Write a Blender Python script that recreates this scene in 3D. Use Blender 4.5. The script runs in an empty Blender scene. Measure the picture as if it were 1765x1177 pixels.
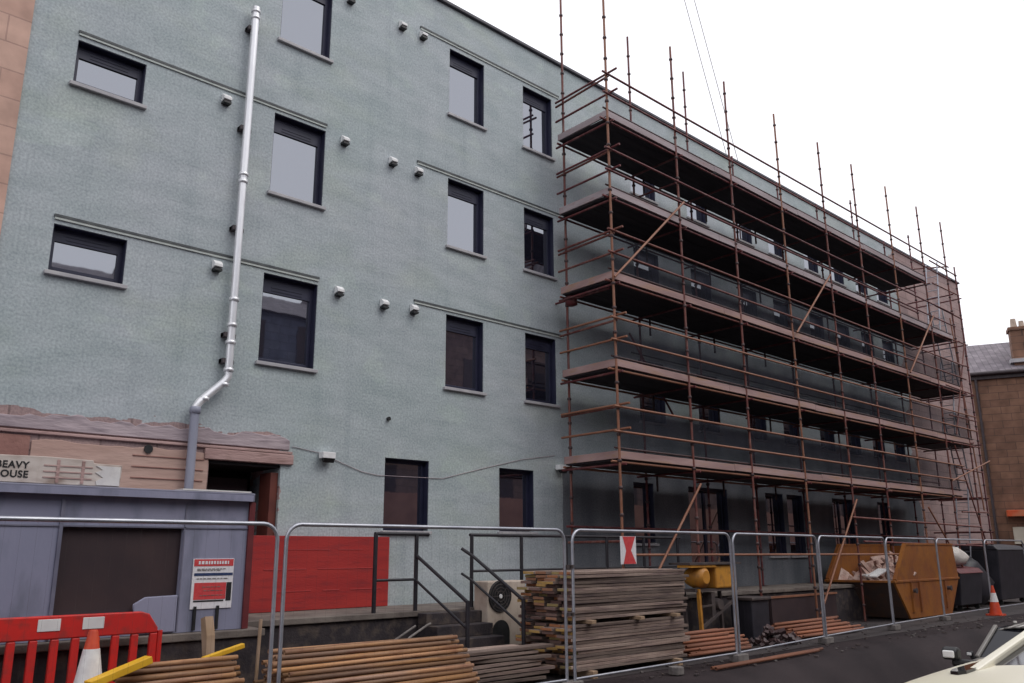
import bpy, math, random
from mathutils import Vector, Matrix
R = math.radians
random.seed(7)
S = bpy.context.scene
COL = S.collection

# ---------------------------------------------------------------- camera
cd = bpy.data.cameras.new("camera"); cam = bpy.data.objects.new("camera", cd); COL.objects.link(cam)
_r = Vector((0.72794084, -0.68561907, -0.00534987)); _u = Vector((-0.16190499, -0.17947064, 0.97034894)); _f = Vector((0.66624989, 0.70549045, 0.24164916))
M = Matrix(((_r.x, _u.x, -_f.x, 0), (_r.y, _u.y, -_f.y, 0), (_r.z, _u.z, -_f.z, 1.7), (0, 0, 0, 1)))
cam.matrix_world = M
cd.sensor_fit = 'HORIZONTAL'; cd.sensor_width = 36; cd.lens = 29.91; cd.clip_start = 0.05; cd.clip_end = 2000
S.camera = cam

# ---------------------------------------------------------------- sky, sun, exposure
SUN_EL, SUN_AZ = R(52), R(150)
w = bpy.data.worlds.new("World"); S.world = w; w.use_nodes = True
nt = w.node_tree; nt.nodes.clear()
sky = nt.nodes.new("ShaderNodeTexSky"); sky.sky_type = 'NISHITA'; sky.sun_disc = False
sky.sun_elevation = SUN_EL; sky.sun_rotation = SUN_AZ
hs = nt.nodes.new("ShaderNodeHueSaturation"); hs.inputs['Saturation'].default_value = 0.15; hs.inputs['Value'].default_value = 0.6
mx = nt.nodes.new("ShaderNodeMix"); mx.data_type = 'RGBA'; mx.inputs[0].default_value = 0.88
mx.inputs[7].default_value = (14.2, 14.2, 15.0, 1)        # the bright cloud layer of an overcast day
bg = nt.nodes.new("ShaderNodeBackground"); bg.inputs[1].default_value = 0.1
wo = nt.nodes.new("ShaderNodeOutputWorld")
L = nt.links.new
L(sky.outputs[0], hs.inputs['Color']); L(hs.outputs[0], mx.inputs[6]); L(mx.outputs[2], bg.inputs[0]); L(bg.outputs[0], wo.inputs[0])
sd = bpy.data.lights.new("sun", 'SUN'); sd.energy = 1.0; sd.angle = R(30); sd.color = (1, 0.96, 0.9)
so = bpy.data.objects.new("sun", sd); COL.objects.link(so)
so.rotation_euler = (R(38), 0, R(28))
S.view_settings.view_transform = 'Standard'; S.view_settings.look = 'None'; S.view_settings.gamma = 1
S.view_settings.exposure = 0.0
S.cycles.max_bounces = 6

# ---------------------------------------------------------------- materials
def mat(name, c1, c2=None, scale=4.0, rough=0.8, bump=0.0, bscale=None, stretch=(1, 1, 1), metal=0.0, detail=6, c3=None, s3=40.0, f3=0.35, rand=0.0, ior=1.45, lo=0.35, hi=0.65, spec=None):
    m = bpy.data.materials.new(name); m.use_nodes = True
    t = m.node_tree; n = t.nodes; b = n["Principled BSDF"]; l = t.links.new
    b.inputs['Roughness'].default_value = rough; b.inputs['Metallic'].default_value = metal; b.inputs['IOR'].default_value = ior
    if spec is not None: b.inputs['Specular IOR Level'].default_value = spec
    if c2 is None:
        c2 = tuple(x * 0.8 for x in c1)
    tc = n.new("ShaderNodeTexCoord"); mp = n.new("ShaderNodeMapping"); mp.inputs['Scale'].default_value = stretch
    l(tc.outputs['Object'], mp.inputs[0])
    if rand:
        oi = n.new("ShaderNodeObjectInfo"); vm = n.new("ShaderNodeVectorMath"); vm.operation = 'ADD'
        ml = n.new("ShaderNodeMath"); ml.operation = 'MULTIPLY'; ml.inputs[1].default_value = 50
        l(oi.outputs['Random'], ml.inputs[0]); l(mp.outputs[0], vm.inputs[0]); l(ml.outputs[0], vm.inputs[1]); vec = vm.outputs[0]
    else:
        vec = mp.outputs[0]
    nz = n.new("ShaderNodeTexNoise"); nz.inputs['Scale'].default_value = scale; nz.inputs['Detail'].default_value = detail
    l(vec, nz.inputs['Vector'])
    rp = n.new("ShaderNodeValToRGB"); rp.color_ramp.elements[0].position = lo; rp.color_ramp.elements[1].position = hi
    rp.color_ramp.elements[0].color = (*c1, 1); rp.color_ramp.elements[1].color = (*c2, 1)
    l(nz.outputs['Fac'], rp.inputs[0]); out = rp.outputs[0]
    if c3:
        n3 = n.new("ShaderNodeTexNoise"); n3.inputs['Scale'].default_value = s3; n3.inputs['Detail'].default_value = 5; l(vec, n3.inputs['Vector'])
        r3 = n.new("ShaderNodeValToRGB"); r3.color_ramp.elements[0].position = 0.5; r3.color_ramp.elements[1].position = 0.7
        r3.color_ramp.elements[0].color = (0, 0, 0, 1); r3.color_ramp.elements[1].color = (f3 * 2, f3 * 2, f3 * 2, 1)
        l(n3.outputs['Fac'], r3.inputs[0])
        x3 = n.new("ShaderNodeMix"); x3.data_type = 'RGBA'; x3.inputs[7].default_value = (*c3, 1)
        l(r3.outputs[0], x3.inputs[0]); l(out, x3.inputs[6]); out = x3.outputs[2]
    if rand:
        oi2 = n.new("ShaderNodeObjectInfo"); mr = n.new("ShaderNodeMapRange"); mr.inputs[3].default_value = 1 - rand; mr.inputs[4].default_value = 1 + rand
        h = n.new("ShaderNodeHueSaturation"); l(oi2.outputs['Random'], mr.inputs[0]); l(mr.outputs[0], h.inputs['Value']); l(out, h.inputs['Color']); out = h.outputs[0]
    l(out, b.inputs['Base Color'])
    if bump:
        nb = n.new("ShaderNodeTexNoise"); nb.inputs['Scale'].default_value = bscale or scale * 8; nb.inputs['Detail'].default_value = 4; l(vec, nb.inputs['Vector'])
        bp = n.new("ShaderNodeBump"); bp.inputs['Strength'].default_value = bump; bp.inputs['Distance'].default_value = 0.02
        l(nb.outputs['Fac'], bp.inputs['Height']); l(bp.outputs[0], b.inputs['Normal'])
    return m

def tint(m, c): m.node_tree.nodes['Principled BSDF'].inputs['Specular Tint'].default_value = (*c, 1); return m
def wall_mat():
    m = bpy.data.materials.new("rendered_wall"); m.use_nodes = True
    t = m.node_tree; n = t.nodes; b = n["Principled BSDF"]; l = t.links.new
    b.inputs['Roughness'].default_value = 0.92
    tc = n.new("ShaderNodeTexCoord"); v = tc.outputs['Object']
    def noise(scale, st=(1, 1, 1), d=6):
        mp = n.new("ShaderNodeMapping"); mp.inputs['Scale'].default_value = st; l(v, mp.inputs[0])
        z = n.new("ShaderNodeTexNoise"); z.inputs['Scale'].default_value = scale; z.inputs['Detail'].default_value = d; l(mp.outputs[0], z.inputs['Vector']); return z.outputs['Fac']
    def ramp(f, p0, c0, p1, c1):
        r = n.new("ShaderNodeValToRGB"); e = r.color_ramp.elements; e[0].position = p0; e[1].position = p1; e[0].color = (*c0, 1); e[1].color = (*c1, 1); l(f, r.inputs[0]); return r.outputs[0]
    def mix(f, a, c, blend='MIX'):
        x = n.new("ShaderNodeMix"); x.data_type = 'RGBA'; x.blend_type = blend
        if isinstance(f, float): x.inputs[0].default_value = f
        else: l(f, x.inputs[0])
        for s, val in ((6, a), (7, c)):
            if isinstance(val, tuple): x.inputs[s].default_value = (*val, 1)
            else: l(val, x.inputs[s])
        return x.outputs[2]
    def math(op, a, c=None):
        x = n.new("ShaderNodeMath"); x.operation = op
        for i, val in enumerate((a, c)):
            if val is None: continue
            if isinstance(val, (int, float)): x.inputs[i].default_value = val
            else: l(val, x.inputs[i])
        return x.outputs[0]
    base = ramp(noise(0.35), 0.35, (0.378, 0.433, 0.446), 0.65, (0.412, 0.447, 0.476))
    pat = ramp(noise(2.2, (0.6, 1, 1.8)), 0.38, (0.82, 0.85, 0.84), 0.62, (1.1, 1.09, 1.08))
    base = mix(0.5, base, pat, 'MULTIPLY')
    fine = ramp(noise(30, d=3), 0.35, (0.78, 0.78, 0.8), 0.65, (1.14, 1.14, 1.12))
    base = mix(0.8, base, fine, 'MULTIPLY')
    pz = ramp(noise(1.1, (0.5, 1, 1)), 0.52, (1, 1, 1), 0.66, (1.02, 1.03, 0.9))
    base = mix(0.5, base, pz, 'MULTIPLY')
    patch = ramp(noise(0.9, (0.8, 1, 1.3), 3), 0.60, (1, 1, 1), 0.63, (1.07, 1.08, 1.04))
    base = mix(1.0, base, patch, 'MULTIPLY')
    scuff = ramp(noise(5.5, (0.7, 1, 1.2), 8), 0.62, (1, 1, 1), 0.72, (0.80, 0.81, 0.82))
    base = mix(0.55, base, scuff, 'MULTIPLY')
    streak = ramp(noise(3.5, (1, 1, 0.07)), 0.54, (1, 1, 1), 0.74, (0.72, 0.75, 0.77))
    base = mix(0.4, base, streak, 'MULTIPLY')
    # coursed masonry faintly showing through the thin render
    bk = n.new("ShaderNodeTexBrick"); mp = n.new("ShaderNodeMapping"); mp.inputs['Rotation'].default_value = (R(90), 0, 0); l(v, mp.inputs[0]); l(mp.outputs[0], bk.inputs['Vector'])
    bk.inputs['Scale'].default_value = 1; bk.inputs['Brick Width'].default_value = 0.62; bk.inputs['Row Height'].default_value = 0.31; bk.inputs['Mortar Size'].default_value = 0.012; bk.inputs['Mortar Smooth'].default_value = 1
    bk.inputs['Color1'].default_value = (0.96, 0.97, 0.97, 1); bk.inputs['Color2'].default_value = (1.04, 1.03, 1.03, 1); bk.inputs['Mortar'].default_value = (0.93, 0.93, 0.93, 1)
    base = mix(0.7, base, bk.outputs[0], 'MULTIPLY')
    # bare pink sandstone where the render stops: right-hand end and the strip low on the left
    stone = ramp(noise(2.5, (0.5, 1, 1.6)), 0.3, (0.29, 0.205, 0.205), 0.7, (0.38, 0.28, 0.275))
    bs = n.new("ShaderNodeTexBrick"); l(mp.outputs[0], bs.inputs['Vector'])
    bs.inputs['Scale'].default_value = 1; bs.inputs['Brick Width'].default_value = 0.75; bs.inputs['Row Height'].default_value = 0.3; bs.inputs['Mortar Size'].default_value = 0.014
    bs.inputs['Color1'].default_value = (0.85, 0.85, 0.85, 1); bs.inputs['Color2'].default_value = (1.1, 1.05, 1.0, 1); bs.inputs['Mortar'].default_value = (0.55, 0.52, 0.5, 1)
    stone = mix(0.8, stone, bs.outputs[0], 'MULTIPLY'); stone = mix(0.8, stone, fine, 'MULTIPLY')
    sx = n.new("ShaderNodeSeparateXYZ"); l(v, sx.inputs[0]); X, Z = sx.outputs[0], sx.outputs[2]
    e1 = math('MULTIPLY', math('SUBTRACT', noise(1.3), 0.5), 2.2)
    fr = math('GREATER_THAN', math('ADD', X, e1), 28.3)
    e2 = math('MULTIPLY', math('SUBTRACT', noise(2.0, (0.7, 1, 2)), 0.5), 0.9)
    lo1 = math('LESS_THAN', math('ADD', Z, math('MULTIPLY', e2, 0.6)), 3.5)
    lo2 = math('LESS_THAN', math('ADD', X, math('MULTIPLY', e2, 0.5)), 4.12)
    fl = math('MULTIPLY', lo1, lo2)
    f = math('MAXIMUM', fr, fl)
    # darker grey on the ground storey from the scaffold's left end onwards
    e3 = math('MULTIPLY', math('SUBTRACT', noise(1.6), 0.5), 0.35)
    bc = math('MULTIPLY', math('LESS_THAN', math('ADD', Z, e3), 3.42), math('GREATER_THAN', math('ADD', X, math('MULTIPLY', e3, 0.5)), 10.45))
    lower_grey = mix(0.9, ramp(noise(1.4, (1, 1, 0.5)), 0.35, (0.10, 0.112, 0.13), 0.65, (0.175, 0.185, 0.205)), fine, 'MULTIPLY')
    base = mix(bc, base, lower_grey)
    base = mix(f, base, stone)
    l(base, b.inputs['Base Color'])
    bp = n.new("ShaderNodeBump"); bp.inputs['Strength'].default_value = 0.35; bp.inputs['Distance'].default_value = 0.012
    hgt = math('ADD', noise(25, d=5), math('MULTIPLY', noise(3), 1.5)); l(hgt, bp.inputs['Height']); l(bp.outputs[0], b.inputs['Normal'])
    return m

def masonry(name, c1, c2, mort, bw, rh, rot, ms=0.015, rough=0.9):
    m = bpy.data.materials.new(name); m.use_nodes = True
    t = m.node_tree; n = t.nodes; b = n["Principled BSDF"]; l = t.links.new; b.inputs['Roughness'].default_value = rough
    tc = n.new("ShaderNodeTexCoord"); mp = n.new("ShaderNodeMapping"); mp.inputs['Rotation'].default_value = rot; l(tc.outputs['Object'], mp.inputs[0])
    bk = n.new("ShaderNodeTexBrick"); l(mp.outputs[0], bk.inputs['Vector']); bk.inputs['Scale'].default_value = 1
    bk.inputs['Brick Width'].default_value = bw; bk.inputs['Row Height'].default_value = rh; bk.inputs['Mortar Size'].default_value = ms
    bk.inputs['Color1'].default_value = (*c1, 1); bk.inputs['Color2'].default_value = (*c2, 1); bk.inputs['Mortar'].default_value = (*mort, 1)
    nz = n.new("ShaderNodeTexNoise"); nz.inputs['Scale'].default_value = 2; nz.inputs['Detail'].default_value = 8; l(tc.outputs['Object'], nz.inputs['Vector'])
    rp = n.new("ShaderNodeValToRGB"); rp.color_ramp.elements[0].position = 0.3; rp.color_ramp.elements[1].position = 0.7
    rp.color_ramp.elements[0].color = (0.65, 0.65, 0.65, 1); rp.color_ramp.elements[1].color = (1.15, 1.15, 1.15, 1); l(nz.outputs['Fac'], rp.inputs[0])
    x = n.new("ShaderNodeMix"); x.data_type = 'RGBA'; x.blend_type = 'MULTIPLY'; x.inputs[0].default_value = 0.9; l(bk.outputs[0], x.inputs[6]); l(rp.outputs[0], x.inputs[7])
    l(x.outputs[2], b.inputs['Base Color'])
    bp = n.new("ShaderNodeBump"); bp.inputs['Strength'].default_value = 0.5; bp.inputs['Distance'].default_value = 0.02; l(bk.outputs['Fac'], bp.inputs['Height']); bp.invert = True; l(bp.outputs[0], b.inputs['Normal'])
    return m

MT = dict(
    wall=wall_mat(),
    road=mat("asphalt", (0.018, 0.0125, 0.0145), (0.036, 0.026, 0.028), 0.9, 0.75, 0.5, 160, c3=(0.06, 0.05, 0.05), s3=120, f3=0.2, spec=0.2),
    yard=mat("yard_concrete", (0.030, 0.024, 0.026), (0.055, 0.044, 0.044), 1.2, 0.75, 0.5, 60, c3=(0.03, 0.024, 0.025), s3=9),
    plinth=mat("dark_plinth", (0.022, 0.017, 0.021), (0.045, 0.035, 0.038), 2.5, 0.85, 0.4, 30, c3=(0.1, 0.075, 0.06), s3=6),
    slab=mat("pale_slab", (0.11, 0.09, 0.08), (0.19, 0.16, 0.14), 3, 0.85, 0.3, 40),
    frame=mat("dark_window_frame", (0.016, 0.018, 0.042), (0.024, 0.025, 0.055), 3, 0.45),
    glass=mat("window_glass", (0.012, 0.013, 0.024), (0.018, 0.018, 0.03), 1, 0.02, 0.05, 0.9, ior=3.4),
    sill=mat("pale_sill", (0.36, 0.35, 0.37), (0.44, 0.43, 0.44), 5, 0.7),
    flash=mat("dark_flashing", (0.05, 0.055, 0.06), (0.09, 0.10, 0.10), 6, 0.6),
    bead=mat("render_bead", (0.42, 0.46, 0.44), (0.5, 0.53, 0.5), 6, 0.8),
    coping=mat("dark_coping", (0.045, 0.042, 0.055), (0.07, 0.066, 0.08), 3, 0.5),
    cowl=mat("white_cowl", (0.66, 0.66, 0.66), (0.78, 0.78, 0.78), 10, 0.5),
    black=mat("black_plastic", (0.012, 0.012, 0.013), (0.02, 0.02, 0.022), 8, 0.5),
    dark=mat("dark_inside", (0.012, 0.010, 0.012), (0.02, 0.016, 0.018), 3, 0.9),
    pipe=mat("grey_soil_pipe", (0.66, 0.67, 0.70), (0.84, 0.84, 0.86), 3, 0.3, metal=0.45, stretch=(1, 1, 0.3), c3=(0.3, 0.3, 0.34), s3=6, f3=0.2),
    pipe2=mat("dull_soil_pipe", (0.25, 0.26, 0.33), (0.36, 0.36, 0.43), 2, 0.45, stretch=(1, 1, 0.3)),
    pinkstone=mat("pink_sandstone", (0.36, 0.23, 0.215), (0.48, 0.33, 0.31), 2.2, 0.92, 0.5, 18, stretch=(0.4, 1, 1.8), c3=(0.26, 0.16, 0.14), s3=7),
    paleface=mat("buff_stone_face", (0.44, 0.29, 0.245), (0.53, 0.375, 0.32), 1.6, 0.9, 0.4, 14, stretch=(0.3, 1, 1.5), c3=(0.33, 0.22, 0.18), s3=5, f3=0.25),
    redstone=mat("red_sandstone", (0.26, 0.13, 0.11), (0.34, 0.18, 0.15), 2.5, 0.92, 0.4, 20),
    lilacstone=mat("weathered_string_course", (0.33, 0.27, 0.29), (0.46, 0.38, 0.40), 2.4, 0.92, 0.6, 12, stretch=(0.4, 1, 2), c3=(0.16, 0.13, 0.15), s3=6),
    redpaint=mat("red_painted_boards", (0.33, 0.020, 0.020), (0.39, 0.028, 0.024), 1.5, 0.6, 0.2, 30, stretch=(0.4, 1, 3), c3=(0.19, 0.02, 0.025), s3=5, f3=0.3),
    redline=mat("red_board_edge", (0.44, 0.06, 0.06), (0.40, 0.045, 0.045), 6, 0.6),
    jamb=mat("rusty_red_timber", (0.10, 0.026, 0.02), (0.15, 0.04, 0.028), 3, 0.7),
    tube=mat("galvanised_painted_scaffold_tube", (0.115, 0.028, 0.026), (0.185, 0.06, 0.042), 2.2, 0.55, stretch=(1.5, 1.5, 0.7), c3=(0.24, 0.15, 0.13), s3=9, f3=0.3, metal=0.0),
    tube2=mat("red_scaffold_steel", (0.085, 0.017, 0.022), (0.15, 0.034, 0.036), 2.5, 0.55, c3=(0.2, 0.11, 0.1), s3=8),
    tubeg=mat("orange_scaffold_steel", (0.22, 0.085, 0.045), (0.28, 0.13, 0.08), 2.5, 0.55, c3=(0.22, 0.10, 0.07), s3=8),
    coupler=mat("dark_coupler", (0.045, 0.026, 0.028), (0.08, 0.045, 0.045), 10, 0.55),
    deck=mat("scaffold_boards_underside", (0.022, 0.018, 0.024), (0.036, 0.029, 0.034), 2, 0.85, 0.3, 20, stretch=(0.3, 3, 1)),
    toe=mat("pale_toe_board", (0.27, 0.17, 0.16), (0.41, 0.275, 0.26), 1.5, 0.8, 0.2, 30, stretch=(0.4, 1, 3), c3=(0.30, 0.17, 0.09), s3=3),
    toeg=mat("grey_toe_board", (0.27, 0.22, 0.23), (0.40, 0.34, 0.355), 1.5, 0.8, 0.2, 30, stretch=(0.4, 1, 3), c3=(0.24, 0.15, 0.14), s3=3),
    heras=mat("galvanised_fence", (0.34, 0.35, 0.40), (0.48, 0.49, 0.53), 3, 0.35, metal=0.6, c3=(0.22, 0.22, 0.27), s3=12, f3=0.2),
    cabin=mat("lilac_grey_cabin", (0.205, 0.212, 0.30), (0.265, 0.265, 0.36), 0.9, 0.6, 0.1, 30, stretch=(1, 1, 0.35), c3=(0.13, 0.14, 0.19), s3=4, f3=0.4),
    cabroof=mat("dark_cabin_roof", (0.12, 0.12, 0.17), (0.19, 0.19, 0.25), 2, 0.5),
    opening=mat("dark_shutter", (0.030, 0.018, 0.022), (0.045, 0.026, 0.028), 2, 0.6),
    rail=mat("black_handrail", (0.014, 0.013, 0.018), (0.025, 0.022, 0.028), 5, 0.5),
    white=mat("white_plastic", (0.72, 0.71, 0.70), (0.62, 0.6, 0.6), 6, 0.45),
    redplastic=mat("red_plastic", (0.62, 0.022, 0.016), (0.50, 0.02, 0.018), 2.5, 0.5, c3=(0.26, 0.035, 0.03), s3=9, f3=0.35),
    yellow=mat("yellow_plastic", (0.78, 0.46, 0.03), (0.66, 0.36, 0.02), 4, 0.5),
    pileboard=mat("weathered_board_side", (0.165, 0.115, 0.095), (0.28, 0.21, 0.175), 2.2, 0.85, 0.4, 25, stretch=(0.35, 2, 4), c3=(0.10, 0.065, 0.065), s3=5, f3=0.4, rand=0.5),
    rust=mat("rusty_tube", (0.36, 0.18, 0.07), (0.24, 0.145, 0.10), 1.6, 0.65, stretch=(0.5, 3, 3), c3=(0.16, 0.06, 0.035), s3=7, f3=0.35, rand=0.55),
    rusto=mat("orange_tube", (0.29, 0.105, 0.05), (0.22, 0.09, 0.055), 1.6, 0.7, stretch=(0.5, 3, 3), c3=(0.22, 0.08, 0.05), s3=7, f3=0.3, rand=0.35),
    beige=mat("beige_metal", (0.42, 0.345, 0.285), (0.50, 0.42, 0.35), 2, 0.55, c3=(0.3, 0.22, 0.18), s3=9, f3=0.2),
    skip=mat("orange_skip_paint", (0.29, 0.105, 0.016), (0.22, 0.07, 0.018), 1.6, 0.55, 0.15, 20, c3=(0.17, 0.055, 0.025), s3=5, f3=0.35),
    skipshade=mat("rusty_shaded_skip_end", (0.065, 0.042, 0.036), (0.095, 0.056, 0.04), 2, 0.65, c3=(0.15, 0.06, 0.025), s3=6, f3=0.2),  # skip paint darkened for the shade on the downward-facing end, with rust patches
    rubble=mat("plaster_rubble", (0.40, 0.24, 0.20), (0.58, 0.44, 0.38), 3.5, 0.9, 0.6, 10, c3=(0.2, 0.11, 0.09), s3=6),
    machine=mat("yellow_machine_paint", (0.58, 0.27, 0.035), (0.46, 0.20, 0.03), 3, 0.5, c3=(0.2, 0.09, 0.03), s3=8, f3=0.25),
    darksteel=mat("dark_steel", (0.05, 0.04, 0.042), (0.085, 0.065, 0.06), 5, 0.6),
    bin=mat("dark_bin_plastic", (0.018, 0.018, 0.025), (0.032, 0.03, 0.04), 3, 0.5),
    maroon=mat("maroon_lid", (0.10, 0.016, 0.02), (0.14, 0.025, 0.028), 4, 0.5),
    bag=mat("pale_rubble_bag", (0.50, 0.46, 0.42), (0.64, 0.60, 0.56), 6, 0.7, 0.6, 15),
    oldstone=masonry("brown_sandstone_blocks", (0.185, 0.098, 0.066), (0.25, 0.135, 0.088), (0.12, 0.072, 0.055), 0.9, 0.38, (R(90), 0, 0)),
    greystone=masonry("blue_grey_stone", (0.10, 0.11, 0.16), (0.14, 0.15, 0.20), (0.08, 0.08, 0.11), 0.9, 0.38, (R(90), 0, 0)),
    duskstone=masonry("dusky_brown_stone", (0.14, 0.088, 0.082), (0.18, 0.115, 0.10), (0.1, 0.07, 0.066), 0.9, 0.38, (R(90), 0, 0)),
    brownfront=mat('brown_front_paint', (0.26, 0.125, 0.095), (0.34, 0.17, 0.13), 1.2, 0.7),
    nbstone=masonry("salmon_sandstone_blocks", (0.56, 0.35, 0.28), (0.62, 0.41, 0.33), (0.45, 0.29, 0.24), 0.8, 0.4, (R(90), 0, 0), 0.01),
    slate=masonry("slate_roof", (0.17, 0.145, 0.165), (0.23, 0.20, 0.22), (0.13, 0.12, 0.13), 0.35, 0.22, (R(35), 0, 0)),
    gutter=mat("dark_gutter", (0.045, 0.035, 0.04), (0.07, 0.055, 0.06), 4, 0.6),
    orange=mat("orange_fascia", (0.62, 0.10, 0.03), (0.55, 0.2, 0.1), 2, 0.5),
    cream=mat("cream_panel", (0.55, 0.50, 0.40), (0.62, 0.57, 0.47), 2, 0.6),
    pot=mat("buff_chimney_pot", (0.38, 0.30, 0.24), (0.46, 0.37, 0.3), 6, 0.8),
    carcream=mat("pearl_white_car_paint", (0.74, 0.70, 0.55), (0.77, 0.73, 0.60), 1, 0.28),
    carsilver=mat("silver_car_paint", (0.30, 0.285, 0.265), (0.36, 0.34, 0.315), 1, 0.3, metal=0.3),
    carglass=mat("car_glass", (0.008, 0.008, 0.012), (0.012, 0.012, 0.018), 1, 0.05),
    tyre=mat("tyre_rubber", (0.015, 0.015, 0.015), (0.025, 0.025, 0.025), 10, 0.8),
    lamp=mat("headlamp_lens", (0.7, 0.7, 0.68), (0.8, 0.8, 0.78), 8, 0.15),
    paper=mat("white_board", (0.62, 0.60, 0.60), (0.72, 0.70, 0.68), 5, 0.6, c3=(0.45, 0.42, 0.42), s3=14, f3=0.2),
    cardboard=mat("stained_white_panel", (0.50, 0.43, 0.39), (0.62, 0.56, 0.52), 2.5, 0.75, stretch=(0.8, 1, 2.5), c3=(0.22, 0.15, 0.12), s3=3.2, f3=0.4),
    signred=mat("sign_red", (0.52, 0.04, 0.05), (0.58, 0.07, 0.07), 20, 0.5),
    signblue=mat("sign_blue", (0.02, 0.035, 0.10), (0.03, 0.05, 0.13), 20, 0.5),
    signwhite=mat("sign_white", (0.66, 0.64, 0.68), (0.74, 0.72, 0.74), 30, 0.5),
    tan=mat("tan_offcut", (0.30, 0.20, 0.12), (0.40, 0.28, 0.2), 4, 0.8),
    conewhite=mat("cone_sleeve", (0.78, 0.77, 0.76), (0.66, 0.64, 0.64), 14, 0.4),
    coneorange=mat("cone_orange", (0.60, 0.07, 0.02), (0.5, 0.05, 0.02), 8, 0.5),
    wire=mat("grey_steel_wire", (0.50, 0.50, 0.50), (0.56, 0.56, 0.56), 4, 0.5),
    block=mat("concrete_block", (0.12, 0.105, 0.10), (0.2, 0.18, 0.17), 8, 0.9, 0.4, 40),
)
def board_end_mat():
    m = mat("painted_board_end", (0.3, 0.2, 0.15), (0.2, 0.14, 0.12), 20, 0.8)
    t = m.node_tree; n = t.nodes; b = n["Principled BSDF"]
    oi = n.new("ShaderNodeObjectInfo"); r = n.new("ShaderNodeValToRGB"); r.color_ramp.interpolation = 'CONSTANT'
    cs = [(0, (0.13, 0.075, 0.065)), (0.22, (0.34, 0.17, 0.10)), (0.4, (0.22, 0.14, 0.12)), (0.55, (0.48, 0.30, 0.10)), (0.72, (0.40, 0.17, 0.08)), (0.86, (0.34, 0.26, 0.11))]
    e = r.color_ramp.elements
    for i, (p, c) in enumerate(cs):
        el = e[i] if i < 2 else e.new(p)
        el.position = p; el.color = (*c, 1)
    t.links.new(oi.outputs['Random'], r.inputs[0]); t.links.new(r.outputs[0], b.inputs['Base Color'])
    return m
MT['boardend'] = board_end_mat(); tint(MT['glass'], (0.88, 0.92, 1.0))
def net_mat():                                        # fine dark debris netting tied behind the guard rails
    m = mat("dark_debris_net", (0.03, 0.032, 0.042), (0.045, 0.047, 0.06), 1.2, 1.0, spec=0.0)
    t = m.node_tree; n = t.nodes; b = n["Principled BSDF"]
    tc = n.new("ShaderNodeTexCoord"); nz = n.new("ShaderNodeTexNoise"); nz.inputs['Scale'].default_value = 0.8; nz.inputs['Detail'].default_value = 3
    mr = n.new("ShaderNodeMapRange"); mr.inputs[1].default_value = 0.3; mr.inputs[2].default_value = 0.7; mr.inputs[3].default_value = 0.26; mr.inputs[4].default_value = 0.48
    t.links.new(tc.outputs['Object'], nz.inputs['Vector']); t.links.new(nz.outputs['Fac'], mr.inputs[0]); t.links.new(mr.outputs[0], b.inputs['Alpha'])
    return m
MT['net'] = net_mat()

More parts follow.
